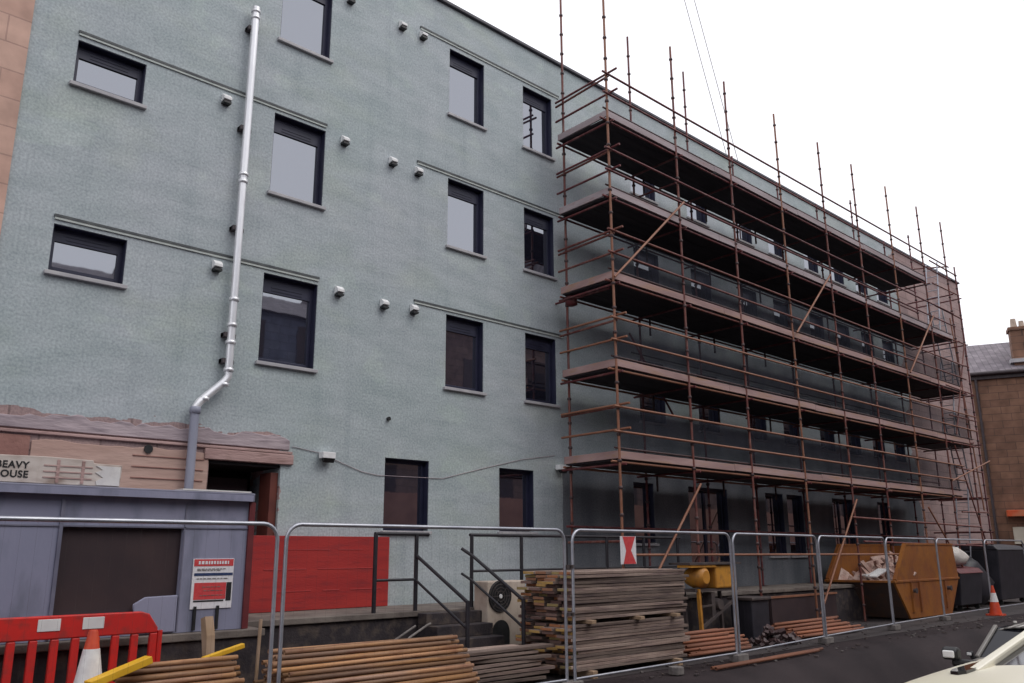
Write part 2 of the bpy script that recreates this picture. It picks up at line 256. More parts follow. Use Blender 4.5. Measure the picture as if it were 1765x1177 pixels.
# ---------------------------------------------------------------- mesh helpers
ORG = {}
class MB:
    def __init__(s): s.v = []; s.f = []; s.m = []; s.sm = []
    def add(s, vs, fs, mi=0, smooth=False):
        o = len(s.v); s.v += [Vector(p) for p in vs]
        for f in fs: s.f.append([i + o for i in f]); s.m.append(mi); s.sm.append(smooth)
        return s
    def box(s, x0, x1, y0, y1, z0, z1, mi=0):
        vs = [(x, y, z) for z in (z0, z1) for y in (y0, y1) for x in (x0, x1)]
        return s.add(vs, [(0, 2, 3, 1), (4, 5, 7, 6), (0, 1, 5, 4), (2, 6, 7, 3), (0, 4, 6, 2), (1, 3, 7, 5)], mi)
    def obox(s, c, ax, ay, az, mi=0):
        c, ax, ay, az = map(Vector, (c, ax, ay, az))
        vs = [c + ax * i + ay * j + az * k for k in (-1, 1) for j in (-1, 1) for i in (-1, 1)]
        return s.add(vs, [(0, 2, 3, 1), (4, 5, 7, 6), (0, 1, 5, 4), (2, 6, 7, 3), (0, 4, 6, 2), (1, 3, 7, 5)], mi)
    def bar(s, p, q, wd, ht, mi=0):
        p, q = Vector(p), Vector(q); d = q - p; a = d.normalized()
        up = Vector((0, 0, 1)) if abs(a.z) < 0.95 else Vector((0, 1, 0))
        sd_ = a.cross(up).normalized(); u_ = sd_.cross(a)
        return s.obox((p + q) / 2, d / 2, sd_ * wd / 2, u_ * ht / 2, mi)
    def tube(s, pts, r, n=8, mi=0, cap=True, closed=False):
        pts = [Vector(p) for p in pts]; k = len(pts); rings = []; prev = None
        for i, p in enumerate(pts):
            if closed: d = pts[(i + 1) % k] - pts[i - 1]
            else: d = pts[min(i + 1, k - 1)] - pts[max(i - 1, 0)]
            d.normalize()
            if prev is None:
                up = Vector((0, 0, 1)) if abs(d.z) < 0.9 else Vector((0, 1, 0)); a = d.cross(up).normalized()
            else:
                a = (prev - d * prev.dot(d)).normalized()
            prev = a; b = d.cross(a); rr = r[i] if isinstance(r, (list, tuple)) else r
            rings.append([p + (a * math.cos(2 * math.pi * j / n) + b * math.sin(2 * math.pi * j / n)) * rr for j in range(n)])
        vs = [q for rg in rings for q in rg]; fs = []
        for i in range(k if closed else k - 1):
            i2 = (i + 1) % k
            for j in range(n): fs.append((i * n + j, i * n + (j + 1) % n, i2 * n + (j + 1) % n, i2 * n + j))
        s.add(vs, fs, mi, True)
        if cap and not closed: s.add(rings[0], [tuple(range(n))[::-1]], mi); s.add(rings[-1], [tuple(range(n))], mi)
        return s
    def lathe(s, c, prof, n=16, mi=0, axis='Z', smooth=True):
        c = Vector(c); vs = []
        for r_, h in prof:
            for j in range(n):
                a = 2 * math.pi * j / n; x, y = r_ * math.cos(a), r_ * math.sin(a)
                vs.append(c + (Vector((x, y, h)) if axis == 'Z' else Vector((x, h, y)) if axis == 'Y' else Vector((h, x, y))))
        fs = [(i * n + j, i * n + (j + 1) % n, (i + 1) * n + (j + 1) % n, (i + 1) * n + j) for i in range(len(prof) - 1) for j in range(n)]
        s.add(vs, fs, mi, smooth)
        s.add(vs[:n], [tuple(range(n))[::-1]], mi); s.add(vs[-n:], [tuple(range(n))], mi)
        return s
    def prism(s, poly, axis, a, b, mi=0):
        def P(u, v, t): return (u, t, v) if axis == 'Y' else (t, u, v) if axis == 'X' else (u, v, t)
        n = len(poly); vs = [P(u, v, a) for u, v in poly] + [P(u, v, b) for u, v in poly]
        fs = [tuple(range(n))[::-1], tuple(range(n, 2 * n))] + [(i, (i + 1) % n, n + (i + 1) % n, n + i) for i in range(n)]
        return s.add(vs, fs, mi)
    def build(s, name, mats, parent=None, org=None, bevel=0.0, seg=2):
        if not isinstance(mats, (list, tuple)): mats = [mats]
        if parent is not None: o0 = ORG[parent.name]
        else: o0 = Vector(org) if org is not None else Vector((0, 0, 0))
        me = bpy.data.meshes.new(name); me.from_pydata([p - o0 for p in s.v], [], s.f)
        for mm in mats: me.materials.append(mm)
        me.polygons.foreach_set("material_index", s.m); me.polygons.foreach_set("use_smooth", s.sm); me.update()
        import bmesh
        bm = bmesh.new(); bm.from_mesh(me); bmesh.ops.recalc_face_normals(bm, faces=bm.faces[:]); bm.to_mesh(me); bm.free()
        ob = bpy.data.objects.new(name, me); COL.objects.link(ob)
        if parent is not None: ob.parent = parent
        else: ob.location = o0
        ORG[ob.name] = o0
        if bevel:
            md = ob.modifiers.new("bevel", 'BEVEL'); md.width = bevel; md.segments = seg; md.limit_method = 'ANGLE'; md.angle_limit = R(40)
        return ob
def thing(name, label, cat, loc, group=None):
    o = bpy.data.objects.new(name, None); COL.objects.link(o); o.location = loc; o.empty_display_size = 0.2
    ORG[o.name] = Vector(loc); o['label'] = label; o['category'] = cat
    if group: o['group'] = group
    return o
def tag(o, label, cat, group=None):
    o['label'] = label; o['category'] = cat
    if group: o['group'] = group
    return o
def structure(o): o['kind'] = 'structure'; return o
def arc(c, r, a0, a1, n, f):
    return [f(c[0] + r * math.cos(a0 + (a1 - a0) * i / n), c[1] + r * math.sin(a0 + (a1 - a0) * i / n)) for i in range(n + 1)]

# ================================================================ SETTING
def ground_z(x, y):                                  # the road falls away on the far right, on the side away from the site
    t = min(max((x - 10.0) / 3.6, 0), 1); t = t * t * (3 - 2 * t)
    u = min(max((7.75 - y) / 1.6, 0), 1); u = u * u * (3 - 2 * u)
    return -0.01 - 1.1 * t * u
gx = [-400, -100, -30, -10, 0, 4, 6, 8, 9.6] + [10 + .3 * i for i in range(13)] + [14, 16, 20, 26, 35, 50, 90, 200, 600]
gy = [-400, -100, -30, -10, -3, 0, 3, 5, 5.8] + [6.1 + .11 * i for i in range(16)] + [8.3, 10, 20, 60, 200, 600]
g = MB(); ny = len(gy); g.add([(x, y, ground_z(x, y)) for x in gx for y in gy], [(i * ny + j, (i + 1) * ny + j, (i + 1) * ny + j + 1, i * ny + j + 1) for i in range(len(gx) - 1) for j in range(ny - 1)], 0, True)
structure(g.build('ground', MT['road']))
g = MB(); g.add([(-30, 8.35, -0.004), (45, 8.35, -0.004), (45, 30, -0.004), (-30, 30, -0.004)], [(0, 1, 2, 3)])
structure(g.build('site_yard', MT['yard']))
# raised access platform along the foot of the building, deeper at the left
g = MB()
g.prism([(-2, 9.45), (4.95, 9.45), (4.95, 10.6), (30, 10.6), (30, 11.995), (-2, 11.995)], 'Z', -0.05, 0.80, 0)
g.prism([(-2, 9.42), (4.98, 9.42), (4.98, 10.56), (30.03, 10.56), (30.03, 11.995), (-2, 11.995)], 'Z', 0.80, 0.88, 1)
structure(g.build('raised_walkway', [MT['plinth'], MT['slab']], bevel=0.01))

# ================================================================ MAIN BUILDING
FY, TOP, XL, XR = 12.0, 12.62, 2.28, 37.2
bld = thing('apartment_block', 'long four-storey grey-green rendered apartment block standing behind the scaffolding', 'building', (XL, FY, 0))
wins = []
for x0, x1 in ((2.88, 3.84),):
    wins += [(x0, x1, 8.15, 8.83, 'a'), (x0, x1, 5.37, 6.04, 'a'), (x0, x1, 11.0, 11.66, 'a')]
wins += [(5.94, 6.91, 10.22, 11.66, 'a'), (5.94, 6.91, 7.42, 8.84, 'a'), (5.94, 6.91, 4.60, 6.04, 'a'),
         (9.64, 10.57, 10.21, 11.67, 'a'), (9.64, 10.57, 7.42, 8.82, 'a'), (9.64, 10.57, 4.67, 6.06, 'a'),
         (11.70, 12.60, 10.20, 11.66, 'a'), (11.70, 12.60, 7.42, 8.80, 'a'), (11.70, 12.60, 4.66, 6.06, 'a'),
         (8.36, 9.30, 2.08, 3.29, 'g'), (10.98, 11.90, 2.10, 3.28, 'g')]
for i, x in enumerate((15.35, 17.68, 19.95, 21.75, 23.85, 25.6, 27.35, 28.95)):
    for zt in (11.67, 8.83, 6.06):
        wins.append((x, x + (0.98 if i < 1 else 0.9), zt - 1.44, zt, 'a'))
for x, wd, z0 in ((15.0, 0.72, 1.9), (17.05, 1.65, 0.9), (20.5, 0.9, 1.6), (21.6, 0.85, 1.6), (24.2, 1.3, 0.9), (27.2, 0.9, 1.7)):
    wins.append((x, x + wd, z0, 3.22, 'g'))
DOOR = (5.29, 6.43, 0.88, 3.04)
holes = [wn[:4] for wn in wins] + [DOOR]
xs = sorted({XL, XR} | {h[0] for h in holes} | {h[1] for h in holes}); zs = sorted({-0.05, TOP} | {h[2] for h in holes} | {h[3] for h in holes})
wm = MB(); vid = {}
def V(x, z):
    if (x, z) not in vid: vid[(x, z)] = len(wm.v); wm.v.append(Vector((x, FY, z)))
    return vid[(x, z)]
for i in range(len(xs) - 1):
    for j in range(len(zs) - 1):
        cx, cz = (xs[i] + xs[i + 1]) / 2, (zs[j] + zs[j + 1]) / 2
        if any(h[0] < cx < h[1] and h[2] < cz < h[3] for h in holes): continue
        wm.f.append([V(xs[i], zs[j]), V(xs[i + 1], zs[j]), V(xs[i + 1], zs[j + 1]), V(xs[i], zs[j + 1])]); wm.m.append(0); wm.sm.append(False)
RD = 0.20
for x0, x1, z0, z1 in holes:
    d = RD if (x0, x1, z0, z1) != DOOR else 1.0
    a = [(x0, z0), (x1, z0), (x1, z1), (x0, z1)]
    for k in range(4):
        (xa, za), (xb, zb) = a[k], a[(k + 1) % 4]
        wm.add([(xa, FY, za), (xb, FY, zb), (xb, FY + d, zb), (xa, FY + d, za)], [(0, 1, 2, 3)], 0)
wm.add([(XR, FY, -.05), (XR, FY + 11, -.05), (XR, FY + 11, TOP), (XR, FY, TOP)], [(0, 1, 2, 3)])
wm.add([(XL, FY, -.05), (XL, FY + 11, -.05), (XL, FY + 11, TOP), (XL, FY, TOP)], [(0, 1, 2, 3)])
wm.add([(XL, FY + 11, -.05), (XR, FY + 11, -.05), (XR, FY + 11, TOP), (XL, FY + 11, TOP)], [(0, 1, 2, 3)])
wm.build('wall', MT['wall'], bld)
m = MB(); m.box(XL + .01, XR - .01, FY + .3, FY + 10.9, 12.3, 12.45); m.build('flat_roof', MT['coping'], bld)
m = MB(); m.box(XL, XR + 0.06, FY - 0.07, FY + 0.35, TOP, TOP + 0.07); m.box(XR - .3, XR + .06, FY + .35, FY + 11, TOP, TOP + .07); m.build('coping', MT['coping'], bld, bevel=0.01)
for x0, x1, z0, z1, kd in wins:
    y = FY + 0.13
    m = MB(); t = 0.07; vb = (0.2 if z1 - z0 > 1 else 0.13) if kd == 'a' else 0.06
    m.box(x0 + .002, x0 + t, y, y + .07, z0 + .002, z1 - .002); m.box(x1 - t, x1 - .002, y, y + .07, z0 + .002, z1 - .002)
    br_ = .11 if z1 - z0 < 1 else .085; m.box(x0 + t, x1 - t, y, y + .07, z0 + .002, z0 + br_); m.box(x0 + t, x1 - t, y, y + .07, z1 - t, z1 - .002)
    # dark aluminium lining of the reveal
    m.box(x1 - .012, x1 - .001, FY + .012, y, z0 + .03, z1 - .002); m.box(x0 + .001, x0 + .012, FY + .012, y, z0 + .03, z1 - .002); m.box(x0 + .012, x1 - .012, FY + .012, y, z1 - .014, z1 - .002)
    if x1 - x0 > 1.2:
        xm = (x0 + x1) / 2; m.box(xm - .04, xm + .04, y, y + .06, z0 + t, z1 - t)
    win = m.build('window', MT['frame'], bld, bevel=0.004)
    p = MB(); p.box(x0 + t, x1 - t, y + .03, y + .045, z0 + br_, z1 - t - (vb if kd == 'a' else 0)); p.build('pane', MT['glass'], win)
    if kd == 'a':
        v_ = MB(); v_.box(x0 + t, x1 - t, y + .004, y + .06, z1 - t - vb, z1 - t)
        for k in range(2): v_.box(x0 + t + .14, x1 - t - .14, y - .004, y + .004, z1 - t - vb + .04 + k * .05, z1 - t - vb + .052 + k * .05)
        v_.build('vent_panel', MT['frame'], win)
    s_ = MB(); s_.box(x0 - .05, x1 + .05, FY - .06, FY + .13, z0 - .055, z0 + .0); s_.build('sill', MT['sill'], win, bevel=0.006)
for x0, x1, z in ((2.87, 6.92, 8.95), (2.87, 6.92, 6.15), (2.87, 6.92, 11.8), (8.88, 12.83, 11.81), (8.88, 12.83, 8.92), (8.88, 12.83, 6.17),
                  (15.1, 30.0, 11.81), (15.1, 30.0, 8.92), (15.1, 30.0, 6.17)):
    m = MB(); m.box(x0, x1, FY - .03, FY + .002, z - .015, z + .02); m.box(x0 + .01, x1 - .01, FY - .022, FY + .002, z - .05, z - .015, 1); m.build('head_flashing', [MT['flash'], MT['bead']], bld)
for x, z in ((7.26, 11.63), (8.43, 11.62), (8.93, 11.63), (5.08, 8.73), (7.27, 8.78), (8.30, 8.72), (8.89, 8.71), (5.15, 5.96), (7.29, 6.01), (8.21, 5.97), (8.86, 6.0)):
    m = MB(); m.prism([(FY, z - .06), (FY, z + .075), (FY - .05, z + .075), (FY - .12, z + .015), (FY - .12, z - .035)], 'X', x - .065, x + .065)
    c_ = m.build('vent_cowl', MT['cowl'], bld, bevel=0.008)
    m = MB(); m.box(x - .06, x + .06, FY - .115, FY - .002, z - .095, z - .061); m.build('cowl_shade', MT['black'], c_)  # black strip paints in the shade under the cowl
for x, z in ((8.39, 3.95), (4.40, 3.12)):
    m = MB(); m.lathe((x, FY - .05, z), [(0.035 if z > 3.5 else .06, 0), (0.03 if z > 3.5 else .055, .07)], 12, 0, 'Y'); m.build('pipe_stub', MT['black'], bld)
for x, z in ((7.2, 3.21), (12.63, 3.36)):
    m = MB(); m.box(x - .13, x + .10, FY - .16, FY - .02, z - .03, z + .07); m.prism([(FY - .17, z - .03), (FY - .06, z - .03), (FY - .12, z - .10)], 'X', x - .11, x + .09, 1); m.tube([(x, FY, z - .05), (x, FY - .08, z - .02)], .02, 8, 1)
    m.build('security_light', [MT['cowl'], MT['black']], bld, bevel=.008)
pts = [(6.6, 3.33), (7.1, 3.27), (7.3, 3.2), (7.9, 3.02), (8.2, 2.98), (9.6, 3.0), (10.6, 3.25), (11.6, 3.48), (12.5, 3.62)]
m = MB(); m.tube([(x, FY - .012, z) for x, z in pts], .0055, 6); m.build('slack_cable', MT['lilacstone'], bld)
# exposed masonry low on the left
def ragged(x0, x1, z0, z1, dz, step=.13):
    top = []; x = x0
    while x < x1: top.append((x, z1 + random.uniform(-dz, dz))); x += random.uniform(.5, 1.5) * step
    top.append((x1, z1 - dz)); return [(x1, z0)] + [(x0, z0)] + top
m = MB(); m.prism(ragged(XL, 6.55, 3.27, 3.46, .045), 'Y', FY - .028, FY + .004); m.build('string_course', MT['lilacstone'], bld, bevel=.008)
m = MB(); m.box(XL, 6.6, FY - .045, FY + .004, 3.205, 3.245); m.build('drip_ledge', MT['pinkstone'], bld, bevel=.01)
m = MB(); m.prism(ragged(2.95, 5.27, 2.05, 3.14, .02), 'Y', FY - .028, FY + .004); m.build('stone_face', MT['paleface'], bld, bevel=.008)
m = MB(); m.box(XL, 2.93, FY - .02, FY + .004, 0.9, 3.18); m.build('brick_patch', MT['redstone'], bld)
m = MB()
for k in range(5):
    z = 2.42 + k * .15; m.box(4.2, 5.2, FY - .040, FY - .02, z, z + .012)
m.build('course_joint', MT['redstone'], bld)
m = MB(); m.box(5.2, 6.62, FY - .05, FY + .004, 3.045, 3.2); m.build('door_lintel', MT['pinkstone'], bld, bevel=.01)
# doorway
m = MB(); m.box(5.29, 6.43, FY + .98, FY + 1.02, .88, 3.04); m.box(5.3, 6.42, FY + .02, FY + .98, 2.99, 3.03); m.build('door_recess', MT['dark'], bld)
m = MB(); m.box(6.30, 6.425, FY + .05, FY + .40, .885, 2.92); m.build('door_jamb', MT['jamb'], bld, bevel=.006)
m = MB(); m.box(5.5, 6.2, FY + .6, FY + .66, .885, 2.85); m.build('door_leaf', MT['opening'], bld)
m = MB(); m.box(24.5, 24.85, 13, 13.35, 12.45, 13.5); m.box(24.45, 24.9, 12.95, 13.4, 13.5, 13.56); m.build('roof_vent', MT['gutter'], bld)
# soil pipe
px_ = 5.415
pp = MB(); py = FY - .14
pp.tube([(px_, py, 10.5), (px_, py, 7.45)], .062, 14); pp.tube([(px_, py, 7.52), (px_, py, 4.28)], .058, 14)
for z in (10.42, 10.3, 7.5, 7.38, 5.45, 5.05, 4.78, 4.36): pp.lathe((px_, py, z - .03), [(.062, 0), (.076, .004), (.076, .055), (.062, .06)], 14)
sp = pp.build('downpipe', MT['pipe'], bld)
q = MB(); q.tube([(px_, py, 4.34), (px_, py, 4.26), (px_ - .05, py, 4.18), (5.02, py, 3.84), (4.97, py, 3.76), (4.965, py, 3.68)], .06, 12)
for c_ in ((5.36, 4.135), (5.08, 3.89)): q.lathe((c_[0], py, c_[1] - .03), [(.062, 0), (.074, .004), (.074, .05), (.062, .055)], 12)
q.build('pipe_bend', MT['pipe'], sp)
q = MB(); q.tube([(4.965, py, 3.72), (4.965, py, 2.2)], .062, 14); q.lathe((4.965, py, 3.66), [(.064, 0), (.078, .005), (.078, .09), (.064, .1)], 14); q.build('lower_pipe', MT['pipe2'], sp)
for z in (10.1, 8.3, 6.6, 4.9, 4.5):
    q = MB(); q.box(px_ - .10, px_ - .06, py + .0, FY, z - .035, z + .035); q.box(px_ - .10, px_ + .10, py + .055, FY, z - .03, z + .03); q.build('bracket_shade', MT['gutter'], sp)  # added brackets; dark left block stands in for shadow beside the pipe

# red boarding in front of the wall foot
m = MB(); m.box(5.15, 8.43, FY - .10, FY - .03, .885, 1.975); rb = m.build('red_hoarding', MT['redpaint'], org=(5.15, FY - .1, .885), bevel=.005)
tag(rb, 'bright red painted boarding fixed along the foot of the green wall beside the cabin', 'hoarding')
m = MB()
for z, segs in ((1.77, ((6.5, 7.3), (7.45, 7.9))), (1.48, ((6.2, 6.9), (7.1, 8.2))), (1.16, ((6.4, 7.0), (7.2, 7.5), (7.7, 8.3)))):
    for a, b in segs: m.box(a, b, FY - .106, FY - .1, z, z + .012)
m.build('board_joint', MT['redline'], rb)

# ================================================================ SCAFFOLD
OY, IY = 10.2, 11.65
sc = thing('scaffold', 'tall rusty red tube scaffold with five boarded lifts covering the right half of the building', 'scaffold', (12.37, OY, 0))
LV = (3.42, 5.18, 6.95, 8.73, 10.45)
OX = [12.37, 14.74, 16.97, 19.33, 21.73, 23.81, 26.16, 28.6, 30.68]
ends = (29.5, 31.2, 30.8, 30.45, 28.66)
def standard(x, y, z0, z1, mt):
    m = MB(); m.tube([(x, y, z0), (x, y, z1)], .026, 8)
    z = z0 + .35
    while z < z1 - .1:
        m.lathe((x, y, z), [(.027, 0), (.043, .012), (.043, .05), (.027, .062)], 8, 1); z += .495
    m.box(x - .07, x + .07, y - .07, y + .07, z0 - .012, z0, 1)
    m.build('standard', [mt, MT['coupler']], sc)
for i, x in enumerate(OX): standard(x + random.uniform(-.02, .02), OY, .012, 14.3 if i == 0 else 13.1, MT['tube'] if i % 3 else MT['tubeg'])
for x, zt in ((12.6, 14.6), (15.02, 14.2), (17.36, 14.2), (19.5, 12.45), (21.9, 12.4), (24.3, 12.4), (26.82, 13.27), (29.2, 12.4), (31.52, 13.24)): standard(x, IY, .9, zt, MT['tube2'] if x > 13 else MT['tube'])
standard(31.5, OY, .012, 11.6, MT['tube2']); standard(29.9, IY, .9, 12.2, MT['tube2'])
def ledger(p, q_, mt=None, name='ledger', r=.0242):
    m = MB(); m.tube([p, q_], r, 8); m.build(name, mt or MT['tube'], sc)
tm = [MT['tubeg'], MT['tubeg'], MT['tube'], MT['tube2'], MT['tube2']]
for k, z in enumerate(LV):
    xe = ends[k]
    ledger((12.2, OY + .05, z - .07), (xe, OY + .05, z - .07), tm[k]); ledger((12.4, IY, z - .07), (xe, IY, z - .07), tm[k])
    for dz in (.48, .95):
        j = random.uniform(-.02, .02)
        ledger((12.2, OY - .05, z + dz + j), (xe + (.2 if k < 4 else 2.1), OY - .05, z + dz - j), tm[k], 'guard_rail')
        ledger((12.42, OY - .25, z + dz + .06), (12.52, IY + .15, z + dz + .06), tm[k], 'end_rail')
    # boards of the lift, one sheet of planks with small gaps
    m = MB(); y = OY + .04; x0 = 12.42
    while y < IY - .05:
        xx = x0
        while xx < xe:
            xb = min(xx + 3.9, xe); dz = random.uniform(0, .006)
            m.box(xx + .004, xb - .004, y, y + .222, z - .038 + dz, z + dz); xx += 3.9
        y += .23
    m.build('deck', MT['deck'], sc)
    m = MB(); xx = 12.36
    while xx < xe:
        xb = min(xx + 3.9, xe); d = random.uniform(-.012, .012)
        m.obox(((xx + xb) / 2, OY + .015, z + .06), ((xb - xx) / 2 - .004, 0, d), (0, .018, 0), (0, 0, .072)); xx += 3.9
    m.build('toe_board', MT['toe' if k < 3 else 'toeg'], sc, bevel=.003)
    ledger((12.3, OY + .05, z + .19), (xe, OY + .05, z + .19), MT['coupler'], 'toe_rail', .02)
    m = MB(); m.obox((12.40, (OY + IY) / 2, z + .065), (.018, 0, 0), (.03, (IY - OY) / 2, 0), (0, 0, .072)); m.build('end_board', MT['toe' if k < 3 else 'toeg'], sc, bevel=.003)
    m = MB(); m.box(12.46, xe, OY + .075, OY + .079, z + .02, z + .96)
    if k < 3: m.build('guard_net', MT['net'], sc)
    for x in OX:
        if x < xe: ledger((x + .05, OY - .12, z - .115), (x + .12, IY + .12, z - .115), MT['tube2'], 'transom')
    # hanging drop tubes at the inner line
    for x in (15.3, 17.9, 20.3): ledger((x, IY - .08, z - .42), (x, IY - .08, z + .02), MT['coupler'], 'drop_tube')
ledger((12.6, OY - .05, 1.66), (24.2, OY - .05, 1.62), MT['tubeg']); ledger((21.5, OY - .05, 2.55), (30.5, OY - .05, 2.45), MT['tube']); ledger((22.0, OY - .05, 1.95), (30.5, OY - .05, 1.85), MT['tube2'])
ledger((12.4, IY - .05, 2.2), (30.5, IY - .05, 2.15), MT['tube2'])
for p, q_ in (((14.78, 9.2), (12.3, 6.92)), ((21.5, 9.03), (19.36, 7.03)), ((28.64, 9.22), (26.18, 6.97)), ((14.8, 3.05), (12.2, .2)), ((21.72, 3.0), (19.3, .3)), ((26.3, 2.95), (28.5, 1.1))):
    ledger((p[0], OY - .1, p[1]), (q_[0], OY - .1, q_[1]), MT['tubeg'], 'brace', .025)
ledger((14.5, IY - .1, 6.45), (16.0, IY - .1, 4.75), MT['tube2'], 'brace'); ledger((28.3, OY - .15, 3.82), (31.9, OY - .15, 4.67), MT['tubeg'], 'brace')
for z in (1.9, 4.4, 6.1, 7.9, 9.7, 11.4): ledger((12.45, OY, z), (12.58, IY + .2, z), MT['tube'], 'end_rail')
for a, z in ((12.62, 6.85), (15.1, 9.9), (26.8, 9.8)): ledger((a, OY + .3, z), (a, 12.0, z), MT['tube2'], 'wall_tie')
m = MB(); m.lathe((12.62, IY - .1, 6.7), [(.05, 0), (.13, .03), (.13, .2), (.05, .25)], 10); m.build('tie_pad', MT['tube2'], sc)
# ladder bay at the right-hand end
for x in (30.75, 31.5):
    for z in (2.3, 3.4, 5.2, 6.9, 8.7, 10.4): ledger((x, OY - .1, z), (x + .05, IY + .1, z), MT['tube2'], 'bay_transom')
for z in (1.9, 2.9, 4.3, 5.1, 6.0, 7.0, 7.9, 8.7, 9.7, 10.5, 11.3):
    ledger((29.2, OY, z), (31.6, OY, z + random.uniform(-.05, .05)), MT['tube'], 'bay_rail')
    ledger((28.9, IY, z - .3), (31.6, IY, z - .3), MT['tube2'], 'bay_rail')
ledger((30.6, OY, 11.4), (30.8, IY, 11.7), MT['tube'], 'end_rail')
ledger((31.5, OY, 1.0), (29.3, OY, 5.0), MT['tube'], 'brace'); ledger((31.5, OY, 8.8), (29.6, OY, 5.4), MT['tube'], 'brace'); ledger((31.6, 10.6, 9.8), (31.2, 10.2, 3), MT['tubeg'], 'brace')
for zb, xa, xb in ((.88, 30.0, 30.7), (3.42, 31.1, 30.4), (5.18, 30.1, 30.8), (6.95, 31.2, 30.5), (8.73, 30.0, 30.6)):
    m = MB(); zt = zb + 2.9
    for dy in (0, .38): m.tube([(xa, 10.45 + dy, zb), (xb, 10.45 + dy, zt)], .022, 6)
    for k in range(1, 11):
        t_ = k / 11; m.tube([(xa + (xb - xa) * t_, 10.45, zb + (zt - zb) * t_), (xa + (xb - xa) * t_, 10.83, zb + (zt - zb) * t_)], .014, 6)
    m.build('ladder', MT['heras'], sc)
# small red and white sign hung on the first standard
m = MB(); m.box(12.19, 12.63, OY - .10, OY - .09, 1.50, 1.99); sg = m.build('warning_sign', MT['signwhite'], org=(12.4, OY - .1, 1.5))
tag(sg, 'small red and white sign tied to the leftmost scaffold upright above the board stack', 'sign')
m = MB(); y = OY - .104
m.add([(12.25, y, 1.985), (12.61, y, 1.985), (12.48, y, 1.74), (12.34, y, 1.74)], [(0, 1, 2, 3)]); m.add([(12.34, y, 1.74), (12.48, y, 1.74), (12.62, y, 1.505), (12.26, y, 1.505)], [(0, 1, 2, 3)]); m.build('red_shape', MT['signred'], sg)

# ================================================================ CABIN
cb = thing('site_cabin', 'low lilac-grey site cabin with a wide dark opening, raised on the platform at the left', 'cabin', (2.0, 9.55, .88))
CY = 9.55
m = MB(); x0, x1, z0, z1 = .2, 4.74, .885, 2.30
m.box(x0, 2.74, CY, CY + .05, z0, z1); m.box(3.98, x1, CY, CY + .05, z0, z1); m.box(2.74, 3.98, CY, CY + .05, 1.985, z1); m.box(2.74, 3.98, CY, CY + .05, z0, 1.12)
m.box(x0, x0 + .05, CY + .05, CY + 1.9, z0, z1); m.box(x1 - .05, x1, CY + .05, CY + 1.9, z0, z1); m.box(x0, x1, CY + 1.9, CY + 1.95, z0, z1)
m.build('shell', MT['cabin'], cb)
m = MB(); m.box(2.70, 4.02, CY + .055, CY + .08, 1.10, 2.0); m.build('shutter', MT['opening'], cb)
m = MB()
for x in (2.70, ): m.box(x, x + .035, CY - .02, CY, z0 + .02, 2.26)
m.box(3.985, 4.0, CY - .012, CY, z0 + .02, 2.26); m.box(x0, x1, CY - .012, CY, 1.99, 2.005); m.build('cover_strip', MT['cabroof'], cb)
m = MB(); m.prism([(3.55, .9), (3.97, .9), (3.97, 1.28), (3.62, 1.27), (3.5, 1.2)], 'Y', CY - .03, CY - .003); m.build('lower_plate', MT['cabin'], cb, bevel=.01)
m = MB(); m.box(x0 - .05, x1 + .03, CY - .09, CY + 2.0, 2.30, 2.40); m.build('roof', MT['cabroof'], cb, bevel=.012)
m = MB(); m.box(x0, x1, CY - .105, CY - .09, 2.305, 2.375); m.build('roof_trim', MT['cabin'], cb)
m = MB(); m.box(x1, x1 + .07, CY - .03, CY + .06, .885, 2.3); m.build('corner_post', MT['maroon'], cb)
m = MB(); m.box(3.9, 4.72, CY - .08, CY + .3, 2.403, 2.42); m.build('roof_sheet', MT['paper'], cb)
for x in (4.16, 4.42):
    m = MB(); m.box(x, x + .03, CY - .03, CY - .004, .9, 1.15); m.build('latch', MT['black'], cb)
# notice on the cabin
sy = CY - .012
m = MB(); m.box(4.12, 4.60, sy, sy + .01, 1.12, 1.66); nb = m.build('site_notice', MT['signwhite'], org=(4.35, sy, 1.12), bevel=.003)
tag(nb, 'red and white safety notice board with a dark blue band on the cabin wall', 'notice')
def flat(x0, x1, z0, z1, mt, name, par, y=sy - .003):
    m = MB(); m.box(x0, x1, y, y + .0025, z0, z1); return m.build(name, mt, par)
flat(4.13, 4.59, 1.58, 1.655, MT['signred'], 'red_header', nb)
m = MB()
x = 4.18
while x < 4.54:
    wl = random.uniform(.014, .03); m.box(x, x + wl, sy - .006, sy - .0035, 1.60, 1.635); x += wl + .012
m.build('header_lettering', MT['signwhite'], nb)
flat(4.14, 4.59, 1.475, 1.505, MT['signblue'], 'blue_band', nb)
flat(4.15, 4.52, 1.22, 1.40, MT['signred'], 'red_panel', nb); flat(4.525, 4.585, 1.2, 1.40, MT['black'], 'side_strip', nb); flat(4.15, 4.5, 1.195, 1.212, MT['black'], 'lower_line', nb)
m = MB()
for z, a, b in ((1.545, 4.17, 4.5), (1.53, 4.17, 4.45), (1.44, 4.17, 4.54), (1.35, 4.24, 4.46), (1.31, 4.26, 4.48), (1.26, 4.22, 4.5)):
    x = a
    while x < b:
        wl = random.uniform(.02, .05); m.box(x, min(x + wl, b), sy - .006, sy - .0035, z, z + .008); x += wl + .012
m.build('small_lettering', MT['block'], nb)
